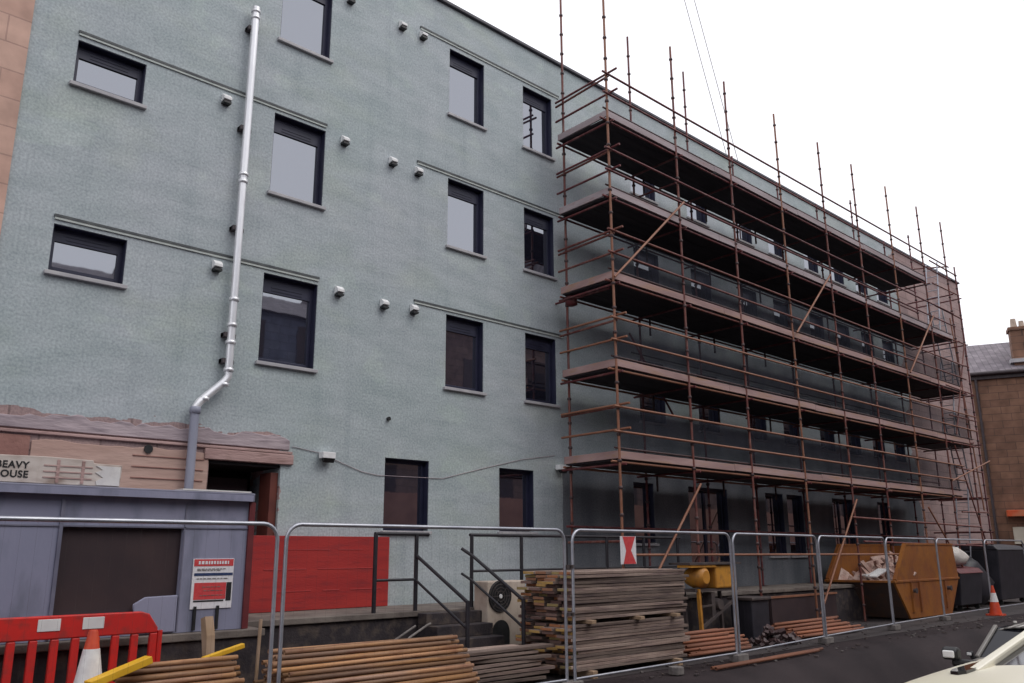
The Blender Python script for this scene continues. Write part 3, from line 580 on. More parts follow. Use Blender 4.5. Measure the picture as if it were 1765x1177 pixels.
# stained panel with black lettering lying on the cabin roof
pm = MB(); pm.prism([(.5, 2.41), (3.26, 2.41), (3.27, 2.64), (2.98, 2.645), (2.97, 2.675), (2.5, 2.685), (.5, 2.64)], 'Y', 9.58, 9.66)
pl = pm.build('advert_board', MT['cardboard'], org=(2, 9.6, 2.41), bevel=.006)
tag(pl, 'dirty whitish board with black lettering at its left, standing on the cabin roof', 'board')
m = MB(); m.prism([(.5, 2.415), (2.44, 2.415), (2.46, 2.675), (.5, 2.63)], 'Y', 9.572, 9.579); m.build('lettered_sheet', MT['cardboard'], pl)
m = MB(); m.prism([(3.02, 2.42), (3.25, 2.42), (3.25, 2.62), (3.0, 2.62), (3.07, 2.58), (3.0, 2.55), (3.08, 2.5), (3.01, 2.46)], 'Y', 9.572, 9.579); m.build('white_patch', MT['paper'], pl)
m = MB()
for z in (2.47, 2.53, 2.59): m.box(2.5, 2.97, 9.574, 9.58, z, z + .012)
for x in (2.62, 2.86): m.box(x, x + .03, 9.573, 9.58, 2.425, 2.66)
m.build('slat_line', MT['pinkstone'], pl)
def text(body, x, z, h, name, par, y, mt):
    c = bpy.data.curves.new(name, 'FONT'); c.body = body; c.size = h * 1.4; c.extrude = .0015; c.offset = h * .035; c.space_character = 1.08
    o = bpy.data.objects.new(name, c); COL.objects.link(o); bpy.context.view_layer.update()
    me = bpy.data.meshes.new_from_object(o.evaluated_get(bpy.context.evaluated_depsgraph_get())); bpy.data.objects.remove(o)
    me.transform(Matrix.Translation(Vector((x, y, z)) - ORG[par.name]) @ Matrix.Rotation(R(90), 4, 'X')); me.materials.clear(); me.materials.append(mt); me.name = name
    ob = bpy.data.objects.new(name, me); COL.objects.link(ob); ob.parent = par; ORG[ob.name] = ORG[par.name]; return ob
text('BUS BEAVY', 1.86, 2.553, .068, 'upper_lettering', pl, 9.569, MT['black']); text('FREE HOUSE', 1.80, 2.462, .068, 'lower_lettering', pl, 9.569, MT['black'])

# ================================================================ STEPS AND RAILINGS
st = thing('entrance_steps', 'dark steps descending from the raised walkway between two black handrails', 'steps', (8.5, 9.3, 0))
m = MB()
for k in range(5): m.box(8.02, 9.1, 9.32 + k * .256, 10.555, k * .17 + (0 if k else -.02), (k + 1) * .17)
m.build('treads', MT['plinth'], st, bevel=.01)
def railing(name, label, segs):
    t = thing(name, label, 'railing', segs[0][0])
    for nm, pth, r in segs[1:]:
        m = MB(); m.tube(pth, r, 8); m.build(nm, MT['rail'], t)
    return t
RY = 10.62
railing('guard_railing', 'black tubular railing with a handrail running down the left side of the steps', [((7.28, RY, .88),),
    ('post', [(7.28, RY, .88), (7.28, RY, 1.99)], .032), ('post', [(8.02, RY, .88), (8.02, RY, 1.99)], .032), ('top_rail', [(7.26, RY, 1.99), (8.08, RY, 1.99), (8.25, RY, 1.99)], .026), ('mid_rail', [(7.28, RY, 1.33), (8.02, RY, 1.33)], .02),
    ('handrail', [(8.02, RY, 1.68), (7.92, 9.3, 1.05)], .026), ('lower_handrail', [(8.02, RY, 1.32), (7.92, 9.3, .7)], .02), ('newel', [(7.92, 9.3, 0), (7.92, 9.3, 1.07)], .03)])
rr = [((9.12, RY, .88),)]
for i in range(6): rr.append(('post', [(9.12 + 1.1 * i, RY, .88), (9.12 + 1.1 * i, RY, 1.99)], .03))
rr += [('top_rail', [(9.08, RY, 1.99), (14.7, RY, 1.99)], .026), ('mid_rail', [(9.12, RY, 1.43), (14.7, RY, 1.43)], .02),
       ('handrail', [(8.95, RY + .05, 1.78), (9.06, RY - .1, 1.66), (8.98, 9.3, 1.04)], .026), ('lower_handrail', [(8.95, RY + .05, 1.40), (9.06, RY - .1, 1.28), (8.98, 9.3, .66)], .02), ('newel', [(8.98, 9.3, 0), (8.98, 9.3, 1.06)], .03)]
railing('guard_railing', 'longer black railing running right from the steps along the walkway edge', rr)

# ================================================================ SITE FENCE
def panel(xa, ya, xb, yb, label):
    a, b = Vector((xa, ya, 0)), Vector((xb, yb, 0)); d = (b - a).normalized(); ln = (b - a).length
    t = thing('site_fence', label, 'fence panel', a, 'temporary mesh fence panels along the site edge')
    P = lambda s, z: a + d * s + Vector((0, 0, z))
    c = .16; H = 2.0
    path = [P(0, .06)] + [P(c - c * math.cos(x), H - c + c * math.sin(x)) for x in [math.pi / 2 * k / 6 for k in range(7)]] + [P(ln - c + c * math.sin(x), H - c + c * math.cos(x)) for x in [math.pi / 2 * k / 6 for k in range(7)]] + [P(ln, .06)]
    m = MB(); m.tube(path, .021, 8); m.tube([P(0, .13), P(ln, .13)], .017, 6); m.build('frame', MT['heras'], t)
    m = MB(); n = int(ln / .12)
    for i in range(1, n):
        s = ln * i / n; m.tube([P(s, .13), P(s, H)], .0005, 3, cap=False)
    m.build('mesh_infill', MT['darksteel'], t)
FP = [(.28, 8.06, 4.30, 8.0), (4.40, 8.0, 8.44, 7.95), (8.56, 7.92, 12.53, 8.05), (12.63, 8.06, 16.08, 8.38), (16.2, 8.4, 19.83, 8.68), (19.93, 8.7, 23.3, 8.88), (23.38, 8.9, 27.1, 9.0), (27.2, 9.02, 30.7, 9.05)]
FL = ['mesh fence panel in front of the grey cabin and the red barrier', 'wide mesh fence panel in front of the red boarding and the steps', 'mesh fence panel in front of the tall stack of boards', 'mesh fence panel in front of the yellow machine and orange tubes',
      'mesh fence panel just left of the skip', 'mesh fence panel across the left end of the orange skip', 'mesh fence panel across the right half of the orange skip', 'farthest mesh fence panel, in front of the dark bins']
for p_, l_ in zip(FP, FL): panel(*p_, l_)
blocks = [(4.35, 8.0, 'concrete fence foot between the cabin and the red boarding'), (8.5, 7.94, 'concrete fence foot in front of the left edge of the board stack'), (10.62, 7.85, 'pale concrete fence foot beside the right edge of the board stack'), (12.58, 8.05, 'concrete fence foot in front of the orange tube heap'), (16.14, 8.39, 'concrete fence foot left of the skip'), (19.88, 8.69, 'concrete fence foot in front of the skip end'), (23.34, 8.89, 'concrete fence foot in front of the skip side'), (27.15, 9.01, 'concrete fence foot beside the small distant cone')]
for x, y, l_ in blocks:
    m = MB(); s_ = .15 if x != 10.62 else .07; m.prism([(-s_, -.09), (s_, -.09), (s_ + .03, 0), (s_, .09), (-s_, .09), (-s_ - .03, 0)], 'Z', 0, .11)
    o = m.build('concrete_block', MT['block'], bevel=.012); o.location = (x, y, 0); tag(o, l_, 'fence foot', 'feet of the temporary fence')
m = MB()
for z in (.9, 1.5): m.box(8.44, 8.57, 7.90, 7.97, z, z + .05); m.lathe((8.5, 7.9, z + .025), [(.018, 0), (.018, .02)], 8, 0, 'Y')
o = m.build('fence_clip', MT['darksteel'], org=(8.5, 7.93, .9)); tag(o, 'dark steel clips joining two fence panels in front of the board stack', 'clip')

# ================================================================ BOARD STACK
def board_mesh(L_, wd, t_):
    m = MB(); m.box(-L_ / 2, L_ / 2, -wd / 2, wd / 2, -t_ / 2, t_ / 2)
    m.m = [0, 0, 0, 0, 1, 1]
    me_o = m.build('scaffold_board', [MT['pileboard'], MT['boardend']], bevel=.003, seg=1); return me_o
protos = [board_mesh(L_, .222, .04) for L_ in (2.72, 2.62, 2.80)]; shorts = [board_mesh(L_, .222, .04) for L_ in (1.5, 1.7)]
def put(proto, used, loc, rz, label, cat, group):
    if proto not in used: o = proto; used.add(proto)
    else: o = proto.copy(); COL.objects.link(o)
    o.location = loc; o.rotation_euler = rz; tag(o, label, cat, group); return o
used = set()
for tier, (zb, n, lab) in enumerate(((.10, 14, 'weathered scaffold board in the lower tier of the tall stack'), (.775, 15, 'weathered scaffold board in the upper tier of the tall stack'))):
    for c in range(4):
        for k in range(n):
            z = zb + k * .0445 + .022
            put(random.choice(protos), used, (10.50 + random.uniform(-.09, .09) + (.04 if tier else 0), 8.62 + c * .272 + random.uniform(-.012, .012), z), (random.uniform(-.02, .02), random.uniform(-.003, .003), random.uniform(-.012, .012)), lab, 'board', 'boards of the tall stack, %s tier' % ('upper' if tier else 'lower'))
for x, z, l_ in ((9.5, .75, 'timber bearer between the stack tiers at the left'), (10.6, .75, 'timber bearer between the stack tiers at the middle'), (11.5, .75, 'timber bearer between the stack tiers at the right'), (9.5, .05, 'timber bearer under the left of the board stack'), (11.5, .05, 'timber bearer under the right of the board stack')):
    m = MB(); h = .025 if z > .5 else .05; m.box(-.05, .05, -.6, .56, -h, h); o = m.build('bearer', MT['tan'], bevel=.005); o.location = (x, 9.0, z - (.0 if z > .5 else .0)); tag(o, l_, 'bearer', 'bearers of the board stack')
# low pile of boards at the foot of the steps
for c in range(2):
    for k in range(8):
        put(random.choice(shorts), used, (8.0 + random.uniform(-.2, .14), 8.80 + c * .24, .05 + k * .055 + .02), (0, random.uniform(-.02, .02), random.uniform(-.09, .09)), 'dark board lying in the low loose pile in front of the steps', 'board', 'boards of the low pile')

# ================================================================ TUBE HEAPS
def tube_proto(L_, mt):
    m = MB(); n = 10; r0, r1 = .0245, .0195
    P = lambda r, x: [(x, r * math.cos(2 * math.pi * j / n), r * math.sin(2 * math.pi * j / n)) for j in range(n)]
    vs = P(r0, -L_ / 2) + P(r0, L_ / 2) + P(r1, -L_ / 2) + P(r1, -L_ / 2 + .3) + P(r1, L_ / 2) + P(r1, L_ / 2 - .3); fs = []
    for j in range(n):
        k = (j + 1) % n
        fs += [(j, k, n + k, n + j), (j, k, 2 * n + k, 2 * n + j), (2 * n + j, 2 * n + k, 3 * n + k, 3 * n + j), (n + j, n + k, 4 * n + k, 4 * n + j), (4 * n + j, 4 * n + k, 5 * n + k, 5 * n + j)]
    m.add(vs, fs, 0, True); m.add(P(r1, -L_ / 2 + .3), [tuple(range(n))]); m.add(P(r1, L_ / 2 - .3), [tuple(range(n))])
    o = m.build('scaffold_tube', mt)
    me = o.data
    for p in me.polygons:
        xs_ = [me.vertices[i].co.x for i in p.vertices]
        if max(xs_) - min(xs_) < .01: p.use_smooth = False
    return o
def heap(protos_, xc, y0, y1, nl, slope, zb, lab, grp, jx, rise=0.052, yaw=0.0):
    u_ = set()
    for k in range(nl):
        ya = y0 + slope * k + (.026 if k % 2 else 0); y = ya
        while y < y1 - .018 * k:
            put(random.choice(protos_), u_, (xc + random.uniform(-jx, jx), y, zb + k * rise), (0, random.uniform(-.006, .006), yaw + random.uniform(-.014, .014)), lab, 'tube', grp); y += .062
tp1 = [tube_proto(L_, MT['rust']) for L_ in (2.5, 2.4, 2.62)]
heap(tp1, 6.03, 8.16, 9.16, 13, .052, .05, 'rusty scaffold tube in the large heap in front of the red boarding', 'tubes of the large heap', .08)
tp2 = [tube_proto(L_, MT['rust']) for L_ in (1.15, 1.25)]
heap(tp2, 3.70, 8.2, 9.0, 13, .045, .05, 'short rusty scaffold tube in the heap in front of the grey cabin', 'tubes of the heap by the cabin', .06)
tp3 = [tube_proto(L_, MT['rusto']) for L_ in (1.5, 1.9)]
heap(tp3, 13.3, 8.75, 9.5, 6, .10, .06, 'orange-brown scaffold tube in the heap right of the board stack', 'tubes of the heap beside the board stack', .2)
tp4 = [tube_proto(L_, MT['rusto']) for L_ in (2.4, 2.8)]
heap(tp4, 17.6, 9.0, 9.75, 5, .13, .06, 'orange scaffold tube in the low heap left of the skip', 'tubes of the heap beside the skip', .25)
tp5 = [tube_proto(L_, MT['rusto']) for L_ in (3.6, 3.3)]
for (x, y, l_) in ((13.0, 7.72, 'long orange tube lying on the road outside the fence, nearest the road'), (13.15, 7.80, 'long orange tube lying on the road outside the fence, nearest the fence')):
    put(tp5.pop(), set(), (x, y, .03), (0, 0, .03), l_, 'tube', 'tubes on the road')
# little heap of dark fittings beside the orange tubes
m = MB()
for i in range(60):
    a = random.uniform(0, 6.28); r_ = random.uniform(0, 1) ** .6 * .55; h = max(0, .34 - r_ * .55)
    c = Vector((15.25 + r_ * 1.3 * math.cos(a), 8.95 + r_ * .6 * math.sin(a), random.uniform(.03, h + .04)))
    ax = Vector((random.uniform(-1, 1), random.uniform(-1, 1), random.uniform(-1, 1))).normalized(); ay = ax.orthogonal().normalized(); az = ax.cross(ay)
    m.obox(c, ax * random.uniform(.04, .09), ay * random.uniform(.02, .05), az * random.uniform(.015, .04))
o = m.build('fittings', MT['coupler'], org=(15.25, 8.95, 0)); tag(o, 'dark loose heap of scaffold fittings between the two orange tube heaps', 'fittings'); o['kind'] = 'stuff'

m = MB()
for i in range(420):
    x = random.uniform(3, 26); y = random.choice((random.uniform(7.6, 8.5), random.uniform(8.4, 10.4))); s_ = random.uniform(.006, .022)
    a = random.uniform(0, 3.14); ax = Vector((math.cos(a), math.sin(a), 0)); m.obox((x, y, ground_z(x, y) + .01 + s_ * .4), ax * s_ * random.uniform(1, 3), Vector((-ax.y, ax.x, 0)) * s_, (0, 0, s_ * .5), random.choice((0, 0, 1)))
o = m.build('grit', [MT['darksteel'], MT['block']], org=(10, 8.5, 0)); tag(o, 'scattered grit and small chips on the ground along the fence', 'grit'); o['kind'] = 'stuff'

# ================================================================ AIR CONDITIONING UNIT
ac = thing('condenser_unit', 'beige outdoor condenser with two round dark fans standing right of the steps', 'air conditioner', (9.42, 10.3, 0))
m = MB(); m.box(9.10, 9.92, 10.22, 10.54, .10, 1.28); m.build('casing', MT['beige'], ac, bevel=.02)
for zc in (1.05,):
    m = MB(); m.lathe((9.36, 10.205, zc), [(.235, 0), (.24, .004), (.24, .02)], 28, 0, 'Y')
    gr = m.build('fan_guard', MT['black'], ac)
    m = MB()
    for rr_ in (.08, .13, .18, .225): m.tube([(9.36 + rr_ * math.cos(2 * math.pi * j / 24), 10.197, zc + rr_ * math.sin(2 * math.pi * j / 24)) for j in range(24)], .004, 5, closed=True)
    for j in range(8): a = math.pi * j / 4; m.tube([(9.36, 10.197, zc), (9.36 + .23 * math.cos(a), 10.197, zc + .23 * math.sin(a))], .004, 5)
    m.build('grille', MT['darksteel'], gr)
    m = MB(); m.lathe((9.36, 10.19, zc), [(.03, 0), (.035, .01)], 12, 0, 'Y'); m.build('hub', MT['white'], gr)
m = MB(); m.prism([(9.2, .1), (9.56, .1)] + [(9.38 + .18 * math.cos(a * math.pi / 10), .52 + .18 * math.sin(a * math.pi / 10)) for a in range(11)], 'Y', 10.212, 10.219); m.build('service_recess', MT['black'], ac)
for x in (9.2, 9.8):
    m = MB(); m.box(x - .04, x + .04, 10.24, 10.52, 0, .10); m.build('foot', MT['darksteel'], ac)

# ================================================================ YELLOW MACHINE
ym = thing('yellow_machine', 'yellow site machine with a boxy housing and round drum on a legged frame', 'machine', (14.6, 9.9, 0))
m = MB(); m.box(14.62, 15.35, 9.75, 10.15, 1.02, 1.46); m.build('housing', MT['machine'], ym, bevel=.03)
m = MB(); m.box(13.7, 15.45, 9.7, 10.18, 1.47, 1.51); m.build('top_plate', MT['darksteel'], ym); m = MB(); m.box(13.72, 14.6, 9.72, 10.0, 1.42, 1.468); m.build('front_bar', MT['machine'], ym)
m = MB(); m.lathe((14.22, 9.78, 1.24), [(.12, -.08), (.2, -.02), (.21, .2), (.15, .34)], 18, 0, 'Y'); m.build('drum', MT['machine'], ym)
for x, y in ((14.05, 9.78), (15.25, 9.78), (14.05, 10.12), (15.25, 10.12)):
    m = MB(); m.bar((x, y, 1.02), (x + .05, y, 0.0), .06, .06); m.build('leg', MT['machine'] if y < 10 else MT['darksteel'], ym)
m = MB(); m.box(13.95, 15.4, 9.78, 10.14, .97, 1.018); m.bar((14.1, 9.8, .3), (15.3, 9.8, .8), .05, .05); m.bar((14.05, 9.78, .7), (14.5, 9.76, .72), .03, .03); m.build('frame', MT['darksteel'], ym)
m = MB(); m.lathe((14.75, 9.86, .72), [(.10, -.1), (.12, 0), (.12, .2)], 12, 0, 'Y'); m.box(14.5, 14.62, 9.8, 10.0, .45, .95); m.build('motor', MT['darksteel'], ym)
m = MB(); m.box(15.9, 16.55, 9.8, 10.3, .0, .74); m.box(15.85, 16.6, 9.75, 10.35, .74, .80, 1)
o = m.build('tool_chest', [MT['bin'], MT['darksteel']], org=(16.2, 10, 0), bevel=.015); tag(o, 'dark chest on the ground just right of the yellow machine', 'chest')
m = MB(); m.box(17.6, 20.6, 10.35, 10.42, .02, .70); m.box(17.55, 20.65, 10.33, 10.44, .70, .74, 1)
o = m.build('brown_barrier_board', [MT['opening'], MT['tubeg']], org=(19, 10.4, 0)); tag(o, 'dark brown board on edge with an orange top rail, left of the skip', 'board')

# ================================================================ SKIP
sk = thing('skip', 'large orange waste skip with high sides, its open end facing left', 'skip', (24.2, 10.4, 0))
prof = [(22.75, .05), (25.45, .05), (26.2, .95), (22.0, .95)]
m = MB()
for y0, y1 in ((9.48, 9.53), (11.25, 11.30)): m.prism(prof, 'Y', y0, y1)
m.box(22.75, 25.45, 9.53, 11.25, .05, .09); m.add([(25.45, 9.53, .05), (25.45, 11.25, .05), (26.2, 11.25, .95), (26.2, 9.53, .95), (25.40, 9.53, .05), (25.40, 11.25, .05), (26.15, 11.25, .95), (26.15, 9.53, .95)], [(0, 1, 2, 3), (4, 7, 6, 5), (0, 3, 7, 4), (1, 5, 6, 2), (3, 2, 6, 7)])
m.build('hull', MT['skip'], sk)
m = MB(); m.add([(22.75, 9.53, .05), (22.75, 11.25, .05), (22.0, 11.25, .95), (22.0, 9.53, .95), (22.8, 9.53, .05), (22.8, 11.25, .05), (22.05, 11.25, .95), (22.05, 9.53, .95)], [(0, 1, 2, 3), (4, 7, 6, 5), (0, 3, 7, 4), (1, 5, 6, 2), (3, 2, 6, 7)]); m.build('end_plate', MT['skipshade'], sk)
for y in (9.48, 11.25):
    m = MB(); m.prism([(22.03, .99), (26.22, .99), (26.05, 1.86), (22.85, 1.86)], 'Y', y + .005, y + .045); sp_ = m.build('side_panel', MT['skip'], sk)
    m = MB(); m.bar((22.06, y + .02, 1.0), (22.87, y + .02, 1.88), .09, .06); m.bar((22.85, y + .02, 1.88), (26.05, y + .02, 1.88), .06, .05); m.build('edge_rail', MT['skip'], sp_)
m = MB(); m.box(26.1, 26.16, 9.53, 11.25, .99, 1.86); m.build('end_panel', MT['skip'], sk)
m = MB()
for y in (9.46, 11.24): m.box(21.97, 26.24, y, y + .08, .93, .99)
m.box(21.95, 22.05, 9.54, 11.24, .93, .985); m.build('rim', MT['skip'], sk, bevel=.01)
for x in (23.0, 25.3):
    m = MB(); m.tube([(x, 9.38, .72), (x, 9.48, .72)], .05, 10); m.lathe((x, 9.36, .72), [(.07, 0), (.07, .02)], 10, 0, 'Y'); m.build('lifting_lug', MT['gutter'], sk)
for x in (22.9, 23.4, 25.1): m = MB(); m.box(x, x + .08, 9.44, 9.48, .2, .92); m.build('rib', MT['skip'], sk)
# rubble in the skip
m = MB(); n = 14
hh = [[.55 + .55 * (i / n) + random.uniform(-.16, .2) for j in range(9)] for i in range(n + 1)]
vs = [(22.12 + 3.9 * i / n, 9.56 + 1.66 * j / 8, hh[i][j] + .25) for i in range(n + 1) for j in range(9)]
m.add(vs, [(i * 9 + j, (i + 1) * 9 + j, (i + 1) * 9 + j + 1, i * 9 + j + 1) for i in range(n) for j in range(8)])
for i in range(70):
    c = Vector((random.uniform(22.3, 25.9), random.uniform(9.65, 11.1), 0)); c.z = .9 + .55 * (c.x - 22) / 4 + random.uniform(-.02, .2)
    ax = Vector((random.uniform(-1, 1), random.uniform(-1, 1), random.uniform(-.8, .8))).normalized(); ay = ax.orthogonal().normalized(); az = ax.cross(ay)
    m.obox(c, ax * random.uniform(.08, .3), ay * random.uniform(.05, .16), az * random.uniform(.01, .05))
o = m.build('rubble', MT['rubble'], org=(24, 10.4, .8)); tag(o, 'pinkish plaster rubble heaped inside the orange skip', 'rubble'); o['kind'] = 'stuff'
m = MB(); m.obox((22.45, 10.1, 1.16), (.28, -.05, .09), (.03, .16, .0), (0, 0, .015)); m.obox((22.6, 10.5, 1.1), (.3, .3, -.02), (.05, -.05, .02), (0, 0, .012))
o = m.build('white_offcut', MT['white'], org=(22.5, 10.2, 1.1)); tag(o, 'bright white offcut lying on the rubble in the skip', 'offcut')

# ================================================================ BINS, BAG, SMALL CONE
def bin_(x0, x1, y0, y1, h, label, lid):
    t = thing('wheeled_bin', label, 'bin', ((x0 + x1) / 2, y0, 0), 'dark bins beyond the skip')
    m = MB(); ins = .1; m.add([(x0 + ins, y0 + ins, .15), (x1 - ins, y0 + ins, .15), (x1 - ins, y1 - ins, .15), (x0 + ins, y1 - ins, .15), (x0, y0, h), (x1, y0, h), (x1, y1, h), (x0, y1, h)], [(3, 2, 1, 0), (4, 5, 6, 7), (0, 1, 5, 4), (1, 2, 6, 5), (2, 3, 7, 6), (3, 0, 4, 7)]); m.build('body', MT['bin'], t, bevel=.03)
    m = MB(); m.prism([(y0 - .03, h + .002), (y1 + .03, h + .002), (y1, h + .16), ((y0 + y1) / 2, h + .2), (y0 + .1, h + .14)], 'X', x0 - .03, x1 + .03); m.build('lid', lid, t, bevel=.03)
    for x in (x0 + .25, x1 - .25):
        m = MB(); m.lathe((x, y0 + .2, .08), [(.08, -.03), (.08, .03)], 12, 0, 'X'); m.build('wheel', MT['tyre'], t)
bin_(27.1, 28.95, 9.75, 10.9, 1.05, 'dark four-wheeled bin with a maroon lid, just right of the skip', MT['maroon'])
bin_(31.0, 33.6, 9.9, 11.2, 1.72, 'tall dark bin with dark lid at the right edge beyond the fence', MT['bin'])
def blob(name, c, rx, ry, rz, mt, label, cat):
    m = MB(); n, k = 14, 8; vs = []
    for i in range(k + 1):
        a = math.pi * i / k
        for j in range(n):
            b = 2 * math.pi * j / n; w_ = 1 + .2 * math.sin(3 * b + i) * math.sin(a) + random.uniform(-.1, .1)
            vs.append((c[0] + rx * math.sin(a) * math.cos(b) * w_, c[1] + ry * math.sin(a) * math.sin(b) * w_, max(c[2] - rz * .8, c[2] + rz * math.cos(a) * (1 + random.uniform(-.08, .08)))))
    m.add(vs, [(i * n + j, i * n + (j + 1) % n, (i + 1) * n + (j + 1) % n, (i + 1) * n + j) for i in range(k) for j in range(n)], 0, True)
    return tag(m.build(name, mt, org=(c[0], c[1], c[2] - rz)), label, cat)
blob('rubble_bag', (28.0, 10.2, 1.52), .5, .35, .3, MT['bag'], 'pale rubble bag lying on top of the maroon-lidded bin', 'bag')
blob('rubbish_heap', (29.9, 10.6, .72), .9, .6, .85, MT['bin'], 'dark covered heap between the two bins', 'heap')
def cone(x, y, h, label, grp, sl=(.40, .70)):
    t = thing('traffic_cone', label, 'traffic cone', (x, y, 0), grp)
    m = MB(); s_ = h * .26; m.prism([(-s_ + .03 + x, y - s_), (x + s_ - .03, y - s_), (x + s_, y - s_ + .03), (x + s_, y + s_ - .03), (x + s_ - .03, y + s_), (x - s_ + .03, y + s_), (x - s_, y + s_ - .03), (x - s_, y - s_ + .03)], 'Z', 0, .04); m.build('base', MT['coneorange'], t)
    r = lambda z: (.19 - .15 * z) * h / .95 if True else 0
    m = MB(); m.lathe((x, y, .04), [(r(0), 0), (r(1) + .0, h - .06), (r(1) * .8, h - .04)], 20); m.build('body', MT['coneorange'], t)
    m = MB(); z0_, z1_ = h * sl[0], h * sl[1]; m.lathe((x, y, .04), [(r(z0_ / (h - .06)) + .004, z0_), (r(z1_ / (h - .06)) + .004, z1_)], 20); m.build('sleeve', MT['conewhite'], t)
cone(26.1, 8.6, .78, 'small orange and white cone on the road in front of the dark bin', 'traffic cones')
cone(2.88, 8.75, 1.03, 'tall red cone with a white sleeve in front of the red plastic barrier', 'traffic cones', (.30, .80))

# ================================================================ RED PLASTIC BARRIER
br = thing('plastic_barrier', 'red plastic chapter-eight style barrier with two white reflective panels at lower left', 'barrier', (2.7, 9.22, 0))
br['label'] = 'red plastic slotted barrier with two white reflective panels in front of the cabin'
by = 9.2; m = MB()
X0, X1 = 1.72, 3.66
outer = [(X0, .16), (X1, .16), (X1, .98), (X1 - .10, 1.13), (X1 - .18, 1.145), (X0 + .1, 1.145), (X0, 1.06)]
# top beam, bottom beam and uprights of the slotted panel
m.prism([(X0, .93), (X1 - .005, .93), (X1, .98), (X1 - .10, 1.12), (X1 - .18, 1.145), (X0 + .1, 1.145), (X0, 1.06)], 'Y', by, by + .06)
m.box(X0, X1, by, by + .06, .16, .44)
nU = 10
for i in range(nU + 1):
    x = X0 + (X1 - X0 - .075) * i / nU; m.box(x, x + .075, by + .004, by + .056, .44, .93)
for i in (2, 8): x = X0 + (X1 - X0 - .05) * i / nU; m.box(x + .075, x + .187, by + .006, by + .054, .44, .56)
m.build('panel', MT['redplastic'], br, bevel=.012)
for x in (2.52, 2.92): m = MB(); m.box(x, x + .20, by - .006, by, 1.005, 1.115); m.build('reflective_panel', MT['white'], br, bevel=.003)
for x in (X0 + .3, X1 - .3): m = MB(); m.box(x - .12, x + .12, by - .25, by + .31, 0, .12); m.box(x - .06, x + .06, by - .02, by + .08, .12, .16); m.build('foot', MT['black'], br, bevel=.01)
m = MB(); m.tube([(X1 + .03, by + .03, .3), (X1 + .03, by + .03, .95)], .03, 8); m.build('hinge_post', MT['redplastic'], br)

# small things among the heaps
m = MB(); m.prism([(-.19, -.04), (.19, -.05), (.2, .03), (.0, .05), (-.2, .03)], 'X', -.05, .05)
o = m.build('timber_offcut', MT['tan']); o.location = (4.2, 9.2, .86); o.rotation_euler = (R(80), 0, R(10)); tag(o, 'short tan timber offcut propped on the tubes below the cabin notice', 'timber')
m = MB(); m.box(-.24, .24, -.03, .03, -.025, .025); o = m.build('yellow_bar', MT['yellow'], bevel=.008); o.location = (4.22, 8.85, .72); o.rotation_euler = (0, R(-12), R(8)); tag(o, 'yellow bar lying across the tubes beneath the cabin notice', 'bar', 'yellow bars')
m = MB(); m.box(-.30, .30, -.06, .06, -.035, .035); o = m.build('yellow_bar', MT['yellow'], bevel=.008); o.location = (3.08, 8.55, .66); o.rotation_euler = (0, R(-16), R(10)); tag(o, 'yellow bar at the foot of the red plastic barrier', 'bar', 'yellow bars')
m = MB(); m.tube([(0, 0, 0), (.02, 0, .22), (.08, 0, .27), (.4, .05, .40), (.46, .05, .42)], .016, 8); m.tube([(0, .3, 0), (.02, .3, .2), (.4, .3, .38)], .016, 8); o = m.build('bent_handle', MT['block']); o.location = (6.9, 9.35, .38); tag(o, 'pale bent tubular handle sticking up behind the large tube heap', 'handle')
m = MB(); m.box(-.28, .28, -.2, .2, 0, .5); o = m.build('plinth_box', MT['bin'], bevel=.02); o.location = (7.45, 9.75, 0); tag(o, 'dark box behind the pale bent handle near the steps', 'box')
m = MB(); m.tube([(0, 0, 0), (.02, 0, .9)], .02, 8); o = m.build('upright_stake', MT['tan']); o.location = (4.78, 9.2, 0.1); tag(o, 'thin pale upright stake at the right corner of the cabin', 'stake')

# ================================================================ NEIGHBOURING BUILDINGS
nbg = thing('sandstone_building', 'salmon sandstone building adjoining the left end of the green block', 'building', (-8, 11.97, 0))
m = MB(); m.box(-22, 2.275, 11.97, 24, -.05, 14.5); m.build('wall', MT['nbstone'], nbg)
m = MB(); m.box(-22, 2.3, 11.85, 24.05, 14.5, 14.7); m.build('cornice', MT['nbstone'], nbg)
# stone house at the right
tb = thing('stone_tenement', 'brown stone house with slate roof and chimney beyond the right end of the block', 'building', (49.5, 14, 0))
d = Vector((1, -2.45, 0)).normalized(); nrm = Vector((-d.y, d.x, 0)) ; nrm = nrm if nrm.x > 0 else -nrm
P0 = Vector((49.0, 15.95, 0))
def Q(s, t, z): return P0 + d * s + nrm * t + Vector((0, 0, z))
EZ = 10.97
m = MB(); A = [Q(-9, 0, 0), Q(16, 0, 0), Q(16, 9, 0), Q(-9, 9, 0)]; B = [p + Vector((0, 0, EZ)) for p in A]
m.add(A + B, [(0, 1, 5, 4), (1, 2, 6, 5), (2, 3, 7, 6), (3, 0, 4, 7), (4, 5, 6, 7)]); tw = m.build('wall', MT['oldstone'], tb)
tw.data.transform(Matrix.Translation(-(P0 - ORG[tb.name]))); rotz = math.atan2(d.y, d.x)
tw.data.transform(Matrix.Rotation(-rotz, 4, 'Z')); tw.location = P0 - ORG[tb.name]; tw.rotation_euler = (0, 0, rotz)
m = MB(); e = .3
m.add([Q(-9, -e, EZ - .05), Q(16, -e, EZ - .05), Q(16, 3.4, EZ + 2.3), Q(-9, 3.4, EZ + 2.3), Q(16, 9.3, EZ - .05), Q(-9, 9.3, EZ - .05)], [(0, 1, 2, 3), (3, 2, 4, 5), (0, 3, 5), (1, 4, 2)]); m.build('roof', MT['slate'], tb)
